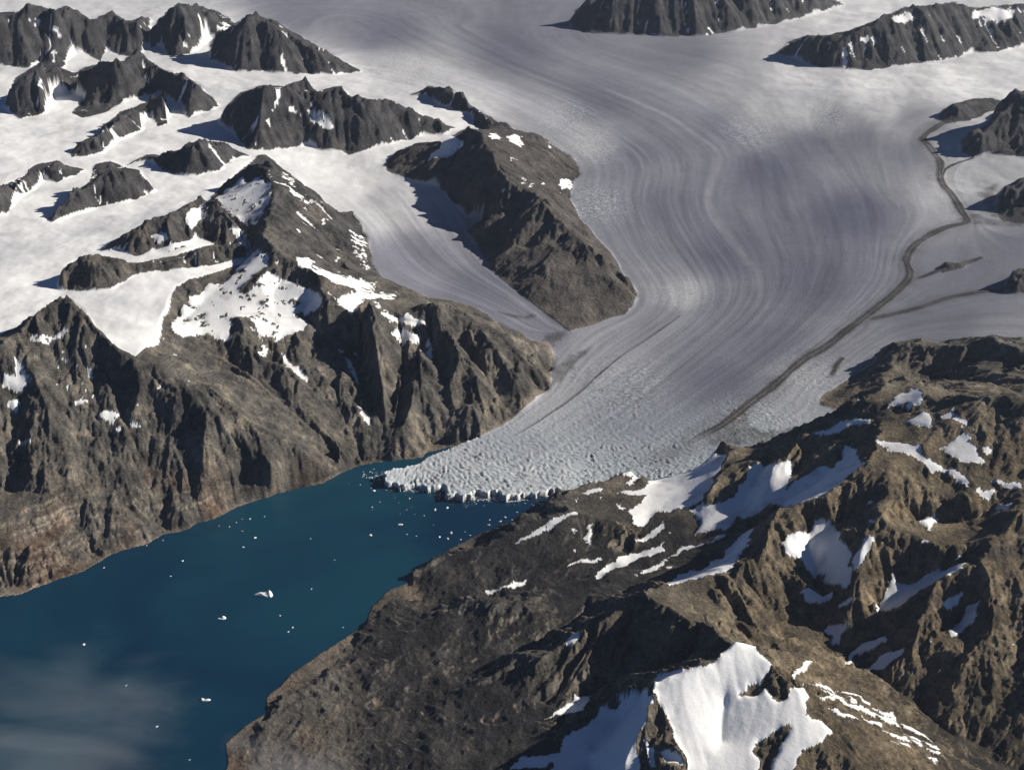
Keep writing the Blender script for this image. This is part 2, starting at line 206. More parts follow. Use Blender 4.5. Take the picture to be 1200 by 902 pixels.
SNOW = [
 [(256,236),(264,222),(280,212),(300,205),(313,214),(318,228),(313,240),(302,262),(288,264),(272,252)],
 [(303,293),(315,300),(317,312),(305,318),(295,322),(282,342),(285,347),(300,335),(312,322),(325,324),(345,330),(372,345),(378,358),(365,368),(350,365),(345,372),(360,375),(358,385),(345,395),(335,397),(325,400),(305,395),(297,378),(290,372),(275,372),(270,385),(272,398),(262,400),(245,390),(230,392),(215,395),(203,388),(201,380),(215,355),(235,345),(245,330),(262,330),(275,318),(290,302)],
 [(348,304),(363,303),(366,312),(385,318),(405,325),(428,332),(440,337),(435,345),(455,342),(467,345),(458,352),(440,350),(430,350),(418,362),(410,364),(395,357),(390,350),(415,345),(405,338),(390,335),(370,322),(352,312)],
 [(432,350),(450,362),(465,370),(480,367),(487,372),(500,377),(498,382),(475,380),(460,374),(440,357)],
 [(460,386),(468,383),(477,390),(480,388),(494,391),(485,398),(478,400),(472,405),(468,400)],
 [(400,412),(408,418),(415,430),(424,447),(421,451),(411,435),(403,418)],[(419,465),(428,485),(435,500),(430,500),(423,485)],
 [(330,410),(335,412),(340,425),(350,435),(362,443),(359,447),(345,440),(335,428)],[(302,413),(310,402),(313,410),(305,418)],[(498,400),(505,402),(508,420),(503,422)],
 [(326,199),(335,203),(347,213),(343,215)],[(333,215),(345,222),(365,237),(362,240),(345,230)],
 [(32,397),(40,393),(60,392),(79,384),(76,393),(57,403),(40,401)],[(3,437),(20,440),(30,437),(37,445),(37,452),(25,458),(10,452),(3,453)],[(5,470),(20,465),(24,470),(17,478)],
 [(114,486),(125,478),(137,482),(138,490),(135,498),(125,490)],[(89,466),(97,463),(104,470),(92,472)],[(152,500),(161,493),(166,498)],[(133,501),(142,503),(145,507),(136,507)],[(101,424),(107,432),(110,441),(104,437)],[(69,412),(81,421),(81,427)],[(20,513),(38,517),(37,520),(20,517)],
 [(272,265),(285,270),(290,285),(283,290),(275,283)],[(218,250),(240,240),(247,248),(235,262),(225,268),(215,258)],[(174,275),(190,270),(197,280),(185,282)],[(180,290),(205,285),(228,278),(225,287),(200,294),(178,297)],
 [(807,522),(803,535),(795,545),(785,552),(790,556),(805,545),(815,528),(822,523),(821,530),(815,537),(825,533),(834,525),(843,532),(851,536),(846,545),(838,560),(830,578),(818,592),(800,597),(783,600),(768,600),(762,608),(757,618),(745,615),(741,605),(737,597),(750,590),(757,582),(740,582),(722,575),(735,572),(745,577),(757,570),(765,560),(762,550),(770,543),(780,548),(787,540)],
 [(728,556),(735,554),(745,551),(760,553),(758,560),(740,568),(735,564),(745,558),(732,558)],
 [(837,590),(858,585),(875,560),(880,548),(900,543),(930,540),(928,560),(920,575),(905,588),(885,598),(865,605),(855,615),(830,622),(818,625),(820,608),(810,598)],
 [(990,520),(1003,525),(1006,537),(1010,545),(1000,553),(985,568),(965,583),(940,588),(915,592),(898,590),(915,578),(935,565),(950,555),(965,545),(975,548),(985,538)],
 [(725,655),(740,648),(760,645),(775,640),(779,630),(778,645),(770,650),(750,655),(735,660),(700,680),(697,675)],[(750,673),(765,665),(785,655),(800,638),(830,635),(850,622),(845,632),(815,640),(800,645),(785,655),(775,665),(755,675)],
 [(780,683),(800,672),(820,668),(835,657),(845,653),(865,630),(880,617),(886,617),(873,640),(862,660),(850,672),(825,675),(800,682),(785,687)],
 [(746,630),(765,625),(775,615),(778,611),(777,622),(765,630),(752,634)],[(683,578),(690,574),(703,569),(706,573),(700,577),(690,579)],[(724,588),(732,594),(730,598),(725,594)],[(661,666),(680,657),(700,654),(703,657),(680,661)],
 [(598,684),(614,676),(617,680),(608,686),(598,688)],[(640,612),(655,605),(680,600),(678,604),(655,612),(642,622)],[(600,634),(618,626),(640,613),(640,620),(615,632)],[(690,612),(697,610),(694,622),(690,635),(686,628)],[(569,692),(590,689),(612,678),(614,682),(600,689),(572,695)],
 [(1041,472),(1057,462),(1073,457),(1083,462),(1080,470),(1075,473),(1065,470),(1050,476),(1043,475)],[(1059,494),(1075,488),(1080,480),(1090,482),(1092,492),(1091,500),(1075,497)],
 [(1103,487),(1110,484),(1122,487),(1137,495),(1135,499),(1120,493),(1106,491)],
 [(1025,515),(1040,516),(1060,520),(1080,523),(1080,532),(1100,543),(1120,550),(1132,557),(1138,565),(1132,570),(1122,563),(1115,553),(1100,549),(1090,552),(1085,545),(1070,535),(1055,528),(1035,525),(1027,518)],
 [(1102,525),(1115,520),(1122,510),(1130,506),(1142,513),(1135,518),(1145,525),(1143,530),(1155,540),(1143,543),(1130,540),(1115,535),(1108,528)],[(1158,559),(1180,562),(1200,566),(1200,571),(1180,569)],
 [(1142,577),(1150,569),(1153,574),(1165,570),(1168,575),(1158,584),(1147,582)],[(1167,588),(1175,589),(1186,591),(1184,596),(1172,594)],[(1164,598),(1172,594),(1175,598),(1170,603)],[(1080,608),(1085,603),(1097,599),(1103,607),(1095,612),(1088,618),(1082,613)],
 [(955,507),(970,502),(985,494),(1018,486),(1018,490),(990,501),(975,506),(960,509)],[(1150,524),(1158,522),(1163,530),(1157,533)],
 [(916,630),(925,626),(945,624),(957,610),(965,610),(978,618),(985,635),(990,640),(997,645),(995,660),(998,675),(993,690),(985,685),(975,683),(965,678),(970,672),(955,672),(945,660),(935,652),(920,640)],[(1000,650),(1012,632),(1020,625),(1028,632),(1020,645),(1005,668),(998,668)],
 [(938,692),(950,691),(963,695),(977,691),(976,700),(962,705),(945,703)],[(982,708),(997,703),(997,708),(984,713)],
 [(1038,695),(1040,686),(1047,668),(1052,680),(1070,678),(1085,670),(1102,666),(1115,662),(1135,658),(1130,664),(1100,680),(1085,692),(1070,703),(1045,713),(1030,719),(1028,712)],
 [(967,735),(975,731),(985,735),(993,731),(990,742),(985,745),(982,754),(977,752),(974,743)],[(991,776),(1000,760),(1012,750),(1030,744),(1038,742),(1037,749),(1015,758),(1005,766),(995,778)],[(1009,786),(1022,777),(1033,767),(1058,762),(1055,770),(1045,776),(1035,783),(1020,784)],
 [(1105,703),(1120,697),(1126,697),(1122,706),(1113,712)],[(1113,736),(1120,725),(1122,730),(1132,720),(1135,711),(1149,707),(1142,726),(1132,736),(1118,746)],[(929,788),(945,774),(954,774),(940,784),(934,791)],
 [(864,751),(880,754),(894,766),(904,774),(901,784),(890,797),(878,799),(869,811),(884,812),(894,802),(910,817),(924,817),(927,804),(944,801),(947,811),(945,834),(978,851),(967,868),(954,873),(941,878),(934,888),(930,905),(905,905),(905,888),(915,870),(927,855),(925,847),(905,857),(890,865),(882,880),(890,890),(895,920),(800,920),(807,895),(796,877),(790,857),(770,824),(767,795),(785,792),(807,787),(837,775),(857,755)],
 [(705,830),(727,822),(720,815),(735,812),(755,808),(762,815),(766,821),(757,845),(745,862),(748,880),(750,920),(640,920),(650,885),(665,865),(690,847),(700,840)],
 [(647,840),(655,830),(672,823),(675,808),(680,815),(690,812),(692,820),(685,832),(675,836),(660,836),(645,842),(635,843)],[(598,900),(610,887),(640,884),(655,880),(655,886),(640,900)],[(754,860),(765,885),(772,900),(763,900),(756,875)],[(660,752),(668,745),(681,739),(684,743),(675,750),(668,756)],
 [(770,882),(790,885),(800,892),(800,900),(780,897)],
 [(32,25),(44,22),(50,27),(42,35)],[(62,33),(67,31),(72,42),(68,44)],[(253,27),(268,29),(272,32),(262,37),(254,34)],[(338,125),(346,122),(347,129),(340,131)],[(360,133),(378,132),(392,148),(385,152),(368,145)],[(325,105),(331,103),(330,112),(323,125),(320,130)],[(1045,20),(1058,15),(1073,18),(1060,27),(1050,32)],[(1007,44),(1020,38),(1018,46),(1008,48)],[(1138,14),(1165,8),(1190,15),(1180,24),(1155,22),(1140,20)],
 [(517,156),(530,158),(545,168),(520,185),(500,190),(515,170)],[(572,158),(582,156),(586,161),(577,163)],[(592,160),(610,158),(612,168),(600,166)],[(655,215),(668,207),(669,220),(660,222)],
]
for k in range(8):                                             # parallel snow streaks
    SNOW.append([(406+2.2*k, 271+5.5*k), (424+1.2*k, 276+5.5*k), (433, 281+5.5*k), (418+2*k, 277.5+5.5*k)])
rs = random.Random(5)
for k in range(26):
    t = rs.random(); cx = 960+t*130+rs.uniform(-4, 14); cy = 806+t*76+rs.uniform(-12, 12); L = rs.uniform(5, 20)
    SNOW.append([(cx-L, cy-L*0.42-1), (cx+L*.6, cy+L*0.22-2), (cx+L, cy+L*0.40+1.5), (cx, cy+1.8)])
for k in range(70):                                            # small late patches scattered over the slopes
    cx, cy = rs.choice([(rs.uniform(590,680), rs.uniform(160,255)), (rs.uniform(620,800), rs.uniform(580,700)), (rs.uniform(230,420), rs.uniform(330,440)), (rs.uniform(960,1190), rs.uniform(470,760)), (rs.uniform(310,410), rs.uniform(240,310)), (rs.uniform(60,190), rs.uniform(400,500))])
    a = rs.uniform(1.2, 4.0); b = rs.uniform(.8, 2.2); ph = rs.uniform(-.8, .8)
    SNOW.append([(cx+a*math.cos(q)*math.cos(ph)-b*math.sin(q)*math.sin(ph), cy+a*math.cos(q)*math.sin(ph)+b*math.sin(q)*math.cos(ph)) for q in (0, .9, 1.9, 2.9, 3.9, 5.1)])
# streamlines of the ice: (flow coordinate, pixels)
FLOW = [
 (0, [(497,538),(547,515),(587,498),(613,478),(643,455),(652,425),(685,388),(733,368),(747,345),(722,307),(697,277),(667,230),(680,200),(640,165),(600,145),(550,118),(503,98),(440,85),(400,78)]),
 (1.2, [(490,555),(560,533),(600,513),(667,470),(717,427),(765,393),(797,370),(806,350),(798,325),(775,300),(757,267),(747,240),(748,220),(753,200),(745,180),(715,160),(670,135),(620,110),(560,90),(480,60),(400,20)]),
 (3, [(580,572),(650,530),(740,475),(810,420),(860,380),(885,350),(885,320),(870,297),(843,263),(832,243),(830,227),(837,207),(843,187),(837,173),(823,163),(800,147),(770,130),(700,100),(620,70),(540,30)]),
 (4.5, [(650,570),(740,530),(820,480),(900,430),(970,370),(1005,330),(1015,290),(1007,233),(987,200),(967,177),(953,153),(947,133),(950,110),(900,85),(820,60),(700,40)]),
 (6, [(690,575),(740,560),(830,507),(853,493),(883,470),(913,447),(940,423),(967,407),(993,387),(1007,377),(1033,357),(1053,340),(1067,323),(1063,307),(1067,293),(1083,280),(1107,267),(1133,260),(1127,247),(1117,230),(1103,210),(1102,190),(1090,173),(1082,163),(1093,152),(1107,143)]),
 (6.5, [(1015,376),(1040,370),(1080,360),(1117,348),(1167,340),(1197,337)]),
 (7.6, [(880,520),(985,485),(963,463),(1000,440),(1027,415),(1077,397),(1140,400),(1197,398)]),
 (7.0, [(1140,185),(1120,200),(1125,225),(1160,262),(1197,268)]),
 (5.4, [(1197,125),(1100,125),(1040,160),(1050,230)]),
 (10, [(345,207),(400,250),(423,263),(436,305),(470,335),(560,362),(632,402)]),
 (11.5, [(380,195),(440,225),(475,270),(520,315),(590,350),(645,388)]),
 (13, [(455,200),(513,217),(547,265),(577,317),(647,373),(664,390)]),
]
MORAINES = [([(770,541), (800,524)]+FLOW[4][1][2:26], 72, 1.0), ([(1007,377),(1040,370),(1080,360),(1117,348),(1167,340),(1197,337)], 55, 1.0), ([(1067,330),(1093,320),(1110,313),(1150,302)], 40, .9),
 (FLOW[1][1][2:7], 17, .6), ([(1103,213),(1108,200),(1120,192),(1140,185)], 35, .8), ([(975,447),(980,430),(988,420)], 40, .7), ([(575,358),(590,367),(615,372),(625,370)], 45, .55)]
PALE = [(FLOW[2][1][5:18], 75, .25), (FLOW[1][1][9:18], 40, .12), ([(950,105),(946,125),(948,145),(955,160)], 70, .35), ([(905,95),(915,120),(925,140)], 60, .25), ([(880,100),(900,125),(905,150)], 50, .2)]
MORAINE_AREAS = [[(643,452),(650,430),(665,420),(700,403),(690,412),(672,430),(655,448)],[(632,403),(640,392),(660,388),(668,392),(652,402),(648,418),(655,418),(648,432)],
 [(828,512),(850,497),(880,478),(880,500),(900,505),(940,500),(970,500),(960,512),(900,520),(830,522)],[(960,475),(975,470),(1000,476),(1020,478),(985,484)],[(1133,262),(1105,268),(1120,256),(1140,250),(1170,258),(1200,258),(1200,266)],[(1145,225),(1170,215),(1165,240),(1175,256),(1160,252)]]
# how white the ice is (1 snow, 0 bare ice): (px, py, w)
WHITE = [(30,130,1),(150,160,1),(100,270,1),(200,220,1),(150,360,1),(30,340,1),(250,60,.9),(250,320,1),(400,95,.85),(350,190,1),(430,205,.85),(500,200,.75),(460,165,.9),(450,240,.55),(480,300,.18),(560,340,.15),(640,390,.2),
 (500,100,.6),(520,130,.95),(450,40,.16),(600,60,.14),(700,120,.16),(800,60,.22),(650,20,.2),(850,150,.18),(950,60,.65),(930,95,.85),(900,115,.6),(945,128,.6),(870,95,.5),(1020,105,.97),(1040,125,.7),(1120,100,1),(1190,90,1),(1000,20,.9),(1070,140,.35),(980,140,.35),(1000,165,.22),(1060,180,.25),(950,170,.15),(900,200,.08),(780,240,.15),(850,300,.1),(1000,250,.04),
 (950,330,.12),(800,340,.4),(690,400,.4),(600,520,.4),(480,560,.68),(560,565,.6),(640,565,.68),(740,480,.26),(760,150,.26),(700,420,.4),(620,480,.45),(850,350,.22),(780,200,.24),(850,450,.12),(900,400,.15),(950,450,.35),(1000,400,.3),(1100,370,.2),(1150,320,.2),(1190,290,.2),(1110,175,.6),(1125,220,.7),(1180,195,.6),(1170,150,.7),(1150,245,.4),(1190,390,.35),(350,10,.2),(750,180,.16),(700,250,.25),(660,160,.35),(930,480,.4)]

def curve(pl, n=5):                                             # smooth curve through the surveyed points
    p = np.array([pl[0]]+list(pl)+[pl[-1]], float); out = []
    for k in range(1, len(p)-2):
        for t in np.arange(n)/n:
            a, b, c, d = p[k-1:k+3]; out.append(tuple(.5*(2*b+(c-a)*t+(2*a-5*b+4*c-d)*t*t+(3*b-a-3*c+d)*t**3)))
    return out+[tuple(p[-1])]
# ------------------------------------------------------------------ base relief on a coarse log-polar grid
TH0, TH1, LR0, LR1 = -0.50, 0.50, math.log(8300.0), math.log(78000.0)
def rbf_fit(pts, lam=0.002):
    p = np.array(pts, float); x, y = at(p[:, 0], p[:, 1], p[:, 2]); q = np.c_[x/1e4, y/1e4]; n = len(p)
    d = np.hypot(q[:, None, 0]-q[None, :, 0], q[:, None, 1]-q[None, :, 1]); K = d*d*np.log(d+1e-9)+lam*np.eye(n)
    A = np.zeros((n+3, n+3)); A[:n, :n] = K; A[:n, n] = 1; A[:n, n+1:] = q; A[n:, :n] = A[:n, n:].T
    return q, np.linalg.solve(A, np.r_[p[:, 2], 0, 0, 0])
RQ, RW = rbf_fit(ICE_PTS)
def z_ice(x, y):
    X = (x/1e4).astype(np.float32); Y = (y/1e4).astype(np.float32); n = len(RQ)
    r = RW[n]+RW[n+1]*X+RW[n+2]*Y
    for k in range(n):
        d2 = (X-RQ[k, 0])**2+(Y-RQ[k, 1])**2+1e-12; r = r+np.float32(RW[k]*0.5)*d2*np.log(d2)
    far = smooth(34000, 48000, np.hypot(x, y)); r = np.clip(r, 30, 1560)
    return r*(1-far)+far*np.clip(r, 950, 1250)
NTc, NRc = 520, 800
def coarse_grid(nt_, nr_):
    T, R = np.meshgrid(np.linspace(TH0, TH1, nt_), np.exp(np.linspace(LR0, LR1, nr_))); return R*np.sin(T), R*np.cos(T)
Xc, Yc = coarse_grid(NTc, NRc)
def cell(x, y):
    return (np.arctan2(x, y)-TH0)/(TH1-TH0)*(NTc-1), (np.log(np.hypot(x, y))-LR0)/(LR1-LR0)*(NRc-1)
def raster(pts, fix, val):                                     # pts: world x, y, value
    for k in range(len(pts)-1):
        a = np.array(pts[k]); b = np.array(pts[k+1])
        ca = cell(a[0], a[1]); cb = cell(b[0], b[1]); n = int(max(abs(ca[0]-cb[0]), abs(ca[1]-cb[1]))*1.5)+2
        t = np.linspace(0, 1, n)[:, None]; q = a+(b-a)*t; i, j = cell(q[:, 0], q[:, 1]); i = np.rint(i).astype(int); j = np.rint(j).astype(int)
        ok = (i >= 0) & (i < NTc) & (j >= 0) & (j < NRc); fix[j[ok], i[ok]] = True; val[j[ok], i[ok]] = q[ok, 2]
def diffuse(fix, val):                                         # membrane through the fixed cells, coarse to fine
    ar = ((LR1-LR0)/(NRc-1))/((TH1-TH0)/(NTc-1)); wr = 1/ar**2
    def pyr(f, v):
        h = (f.shape[0]+1)//2*2; w_ = (f.shape[1]+1)//2*2
        F_ = np.zeros((h, w_)); V_ = np.zeros((h, w_)); F_[:f.shape[0], :f.shape[1]] = f; V_[:f.shape[0], :f.shape[1]] = v*f
        s = F_.reshape(h//2, 2, w_//2, 2).sum((1, 3)); q = V_.reshape(h//2, 2, w_//2, 2).sum((1, 3))
        return s > 0, np.where(s > 0, q/np.maximum(s, 1), 0)
    lv = [(fix, val)]
    while min(lv[-1][0].shape) > 12: lv.append(pyr(*lv[-1]))
    z = np.full(lv[-1][0].shape, lv[-1][1][lv[-1][0]].mean())
    for f, v in reversed(lv):
        if z.shape != f.shape: z = np.repeat(np.repeat(z, 2, 0), 2, 1)[:f.shape[0], :f.shape[1]]
        z = np.where(f, v, z)
        for it in range(160 if z.size > 50000 else 120):
            p = np.pad(z, 1, mode='edge'); n = (p[1:-1, :-2]+p[1:-1, 2:]+wr*(p[:-2, 1:-1]+p[2:, 1:-1]))/(2+2*wr)
            z = np.where(f, v, z+1.0*(n-z))
    return z
def ice_mask(x, y, jit=0):
    zi = z_ice(x, y); px, py = proj(x, y, zi)
    if jit:
        rag = smooth(535, 560, py)*smooth(720, 660, px)
        px = px+jit*fbm(x, y, 420, 4, 71)+rag*9*fbm(x, y, 190, 3, 72, .7); py = py+jit*.6*fbm(x, y, 420, 4, 83)+rag*7*fbm(x, y, 170, 3, 84, .7)
    m = inside(ICE, px, py); rid = np.zeros(x.shape, np.int16)
    for k, n in enumerate(NUNATAKS):
        q = inside(n[3]+n[4], px, py); rid[q] = k+1; m &= ~q
    q = inside(M7POLY, px, py); rid[q] = 50; m &= ~q
    return m, zi, px, py, rid
def sample(G, x, y):
    i, j = cell(x, y); i = np.clip(i, 0, NTc-1.001); j = np.clip(j, 0, NRc-1.001); i0 = i.astype(int); j0 = j.astype(int); a = i-i0; b = j-j0
    return (G[j0, i0]*(1-a)+G[j0, i0+1]*a)*(1-b)+(G[j0+1, i0]*(1-a)+G[j0+1, i0+1]*a)*b
def blur(a, n):
    for _ in range(n):
        p = np.pad(a, 1, mode='edge'); a = (p[1:-1, :-2]+p[1:-1, 2:]+2*p[1:-1, 1:-1])/4
        p = np.pad(a, 1, mode='edge'); a = (p[:-2, 1:-1]+p[2:, 1:-1]+2*p[1:-1, 1:-1])/4
    return a
im, zi, _, _, _ = ice_mask(Xc, Yc)
wx, wy = proj(Xc, Yc, 0*Xc); wm = inside(WATER, wx, wy) & ~im
fix = im | wm; val = np.where(im, zi, np.where(wm, -30.0, 0.0))
rj = random.Random(3)
def ice_z_at(px, py):
    z = 1000.0
    for _ in range(5):
        x_, y_ = at(px, py, z); z = float(z_ice(np.array([x_]), np.array([y_]))[0])
    return z
for name, label, slope, crest, foot in NUNATAKS:
    fo = sorted(foot+[crest[0], crest[-1]]); fx = [p[0] for p in fo]; fy = [p[1] for p in fo]; pts = []
    for px, py in crest:
        by = max(py+1, np.interp(px, fx, fy)); bz = 1000.0
        for _ in range(4):
            bx_, by_ = at(px, by, bz); bz = float(z_ice(np.array([bx_]), np.array([by_]))[0])
        h = climb(px, py, by, bz, slope+3); x, y = at(px, py, h); pts.append((float(x), float(y), float(h)))
    jag = []
    for a_, b_ in zip(pts[:-1], pts[1:]):
        jag.append(a_); a_ = np.array(a_); b_ = np.array(b_); n_ = max(2, int(np.hypot(*(b_-a_)[:2])/130))
        for t_ in range(1, n_): q_ = a_+(b_-a_)*t_/n_; jag.append((q_[0], q_[1], q_[2]+rj.uniform(-70, 45)))
    back = []
    for p in jag:
        zb_ = float(z_ice(np.array([p[0]]), np.array([p[1]+380]))[0]); back.append((p[0], p[1]+380, max(zb_, p[2]-330)))
    raster(back, fix, val); raster(jag+[pts[-1]], fix, val)
    px = crest[0][0]+8
    while px < crest[-1][0]-6:                                   # ribs down the visible face
        cx_ = px+rj.uniform(-4, 4); cy_ = np.interp(cx_, [p[0] for p in crest], [p[1] for p in crest]); qx = cx_+rj.uniform(-9, 5); fy_ = np.interp(qx, fx, fy)
        if fy_-cy_ > 12:
            i_ = np.interp(cx_, [p[0] for p in crest], range(len(crest))); hc = np.interp(i_, range(len(pts)), [p[2] for p in pts])
            t_ = rj.uniform(.55, .9); zf = ice_z_at(qx, fy_); hb = hc+(zf-hc)*t_; yb = cy_+(fy_-cy_)*t_
            raster([(*map(float, at(cx_, cy_, hc)), hc), (*map(float, at((cx_+qx)/2, (cy_+yb)/2, (hc+hb)/2+15)), (hc+hb)/2+15), (*map(float, at(qx, yb, hb)), hb)], fix, val)
        px += rj.uniform(9, 34)
def lift(p):                                                    # the near right massif stands steeper
    return (p[0], p[1], p[2]+.25*max(0, p[2]-420)) if p[0] > 600 and p[1] > 455-.1*max(0, p[0]-1000) else p
for line in RIDGES:
    line = [lift(p) for p in line]
    raster([(*map(float, at(p[0], p[1], p[2])), p[2]) for p in line], fix, val)
Zc = diffuse(fix, val)

rockc = blur((~(im | wm)).astype(float), 3)
ff = np.zeros(Xc.shape, bool); fv = np.zeros(Xc.shape)
for u, pl in FLOW:
    pts = []
    for px, py in curve(pl, 3):
        z = 500.0
        for _ in range(5):
            x, y = at(px, py, z); z = float(z_ice(np.array([x]), np.array([y]))[0])
        pts.append((float(x), float(y), u))
    raster(pts, ff, fv)
Uc = blur(diffuse(ff, fv), 2)

# ------------------------------------------------------------------ the relief in full
NT = 1000
rows = np.r_[np.arange(LR0, math.log(19000), 0.00145), np.arange(math.log(19000), math.log(40000), 0.00120), np.arange(math.log(40000), LR1, 0.004)]
TH, LR = np.meshgrid(np.linspace(TH0, TH1, NT), rows); RR = np.exp(LR); X = RR*np.sin(TH); Y = RR*np.cos(TH)
def grads(z):
    gr = np.gradient(z, rows, axis=0)/RR; gt = np.gradient(z, TH[0], axis=1)/RR; s, c = np.sin(TH), np.cos(TH)
    return (gr*s+gt*c).astype(np.float32), (gr*c-gt*s).astype(np.float32)
ice, ZI, IPX, IPY, RID = ice_mask(X, Y, 3.0)
wpx, wpy = proj(X, Y, 0*X); jw = fbm(X, Y, 260, 4, 33)
water = inside(WATER, wpx+2.0*jw, wpy+1.5*jw) & ~ice
Z = sample(Zc, X, Y); rockw = sample(rockc, X, Y).astype(np.float32)
# snow: traced on the base relief
PX, PY = proj(X, Y, Z)
jx = fbm(X, Y, 210, 5, 5, .62)*8; jy = fbm(X, Y, 210, 5, 15, .62)*6
snow = np.zeros(X.shape, bool)
for p in SNOW: snow |= inside(p, PX+jx, PY+jy)
snow &= (fbm(X, Y, 210, 4, 25)+.35*gnoise(X/60, Y/60, 29) < .33) | (PX > 480)
snow &= ~ice & ~water
# relief of the rock
amp = rockw**.8*(~ice)*(~water)
calm = blur(snow.astype(np.float32), 4); rough = amp*(1-0.8*calm)*np.where(RID == 50, .95, 1)
Z = Z+rough*(120*(ridged(X, Y, 1900, 3, 41)-0.6))*smooth(30, 300, Z)
near = smooth(50000, 40000, RR)
gxc, gyc = grads(sample(blur(Zc, 5), X, Y)); hist = 0
for L, a, k, keep in ((1100, .14, 1.0, .9), (470, .13, 1.7, .6), (210, .14, 2.2, .45), (105, .15, 2.6, .35), (56, .14, 2.6, .3), (32, .12, 2.2, .2)):
    gx, gy = grads(blur(Z, 2)); gx = gx*(1-keep)+gxc*keep; gy = gy*(1-keep)+gyc*keep
    g = np.hypot(gx, gy)+1e-5; s = np.clip(g/0.55, 0, 1.3)*smooth(0.08, 0.38, g)
    st = stripes(X, Y, -gy/g, gx/g, L, 100+int(L), k); st = st*(.75+.5*gnoise(X/(3*L), Y/(3*L), int(L)))
    if L in (470, 210): hist = hist+st*(1 if L == 470 else .6)
    Z = Z+rough*near*a*L*s*st*(1+.25*smooth(22000, 28000, RR)*(L > 150))*(smooth(19000, 15000, RR) if L < 50 else 1)
Z = Z+rough*(14*fbm(X, Y, 260, 3, 61)+smooth(.15, .6, np.hypot(gx, gy))*(46*(ridged(X, Y, 190, 3, 63, .6)-.6)+12*(ridged(X+.6*Y, Y*1.5, 85, 2, 67)-.6)))
low = rockw*(~ice)*(~water)*smooth(330, 60, Z); Z = Z+low*(1-.5*calm)*(100*(ridged(X, Y, 700, 5, 201, .62)-.55)+8*fbm(X, Y, 90, 3, 203))
Z = np.where(~ice & ~water, np.maximum(Z, 3+6*np.abs(jw)), Z)
# couloirs: snow in the gullies of the high peaks
high = ((RID > 0) & (RID < 15)) | ((RID == 0) & (Z > 1150) & (RR > 14500) & (X < 0))
snow |= high & ~ice & ~water & (hist+.55*fbm(X, Y, 380, 3, 91) < -.50) & (fbm(X, Y, 1300, 3, 93)+.25*(RR > 24000) > .08)
# snow lies smooth in the hollows
zb = blur(Z, 5); ws = blur(snow.astype(np.float32), 1); Z = Z*(1-.75*ws)+(zb+5)*.75*ws
# ice
U = sample(Uc, X, Y); gu, gv = grads(U); gn = np.hypot(gu, gv)+1e-9; nx, ny = (gu/gn), (gv/gn)
icew = ice.astype(np.float32)
white = np.zeros(X.shape); tw = np.zeros(X.shape)
for px, py, q in WHITE:
    d = 1/(((IPX-px)**2+((IPY-py)*1.6)**2)**1.5+400); white += q*d; tw += d
white = np.clip(white/tw, 0, 1)
front = smooth(430, 560, IPY)*icew*(U < 9)
ice_fall = np.zeros(X.shape)
for px, py, r in ((800,345,45),(690,170,60),(470,85,70),(960,130,60),(880,150,60),(660,140,60),(950,440,70),(700,240,60),(720,450,90),(880,490,60)):
    ice_fall = np.maximum(ice_fall, smooth(1.0, 0.2, np.hypot(IPX-px, (IPY-py)*1.6)/r))
cw = (1-smooth(.55, .9, white))*icew
wob = 1.1*gnoise(X/170, Y/170, 77); cw_, sw_ = np.cos(wob), np.sin(wob); fx_, fy_ = ny*cw_+nx*sw_, -nx*cw_+ny*sw_
crev = stripes(X, Y, fx_, fy_, 72, 301)                      # waves along the flow: transverse crevasses
crev2 = stripes(X, Y, (fx_+.7*nx)/1.22, (fy_+.7*ny)/1.22, 48, 311)
snout = smooth(505, 570, IPY)*icew*(U < 9); mod1 = fbm(X, Y, 260, 2, 347)*2
rib = fbm(U*6.0, np.hypot(X, Y)/2600, 1.0, 4, 321)            # long flow-parallel ribs
Zice = ZI+cw*(rib*8+(.5+9*front+8*snout+6*ice_fall)*crev*(.6+.8*np.abs(mod1))+(.4+13*front+9*snout+7*ice_fall)*crev2*(.5+1.1*np.abs(mod1))+snout*13*np.abs(gnoise(U*26, np.hypot(X, Y)/420, 345)))+icew*(6*fbm(X, Y, 900, 3, 331)+front*10*fbm(X, Y, 70, 3, 341)+smooth(.3, .8, white)*38*fbm(X, Y, 800, 4, 351))
deb = np.zeros(X.shape, np.float32); wig = 1+.5*fbm(X, Y, 500, 3, 361)
def on_ice(pl):
    pts = []
    for px, py in curve(pl):
        z = 500.0
        for _ in range(5):
            x, y = at(px, py, z); z = float(z_ice(np.array([x]), np.array([y]))[0])
        pts.append((float(x), float(y)))
    return pts
for pl, wd, st in MORAINES:
    pts = on_ice(pl); bx = np.array(pts); m = (X > bx[:, 0].min()-900) & (X < bx[:, 0].max()+900) & (Y > bx[:, 1].min()-900) & (Y < bx[:, 1].max()+900)
    d = line_dist(pts, X[m]+25*fbm(X[m], Y[m], 900, 2, 371), Y[m])/(wd*wig[m])
    core = np.exp(-(d*.9)**2.4)*st*1.25*(.8+.35*fbm(X[m], Y[m], 600, 3, 373))
    if wd != 60: core = core*smooth(0, 1600 if wd == 72 else 350, np.hypot(X[m]-pts[0][0], Y[m]-pts[0][1]))
    if wd >= 55: core = np.maximum(core*(1-.45*np.exp(-(d*2.6)**2)), .28*np.exp(-(d/2.6)**2))
    deb[m] = np.maximum(deb[m], core)
for p in MORAINE_AREAS:
    deb = np.maximum(deb, .5*blur(inside(p, IPX+jx, IPY+jy).astype(np.float32), 2)*(.75+.5*fbm(X, Y, 160, 3, 381)))
deb = np.clip(deb*1.35, 0, 1)*icew
pale = np.zeros(X.shape, np.float32)
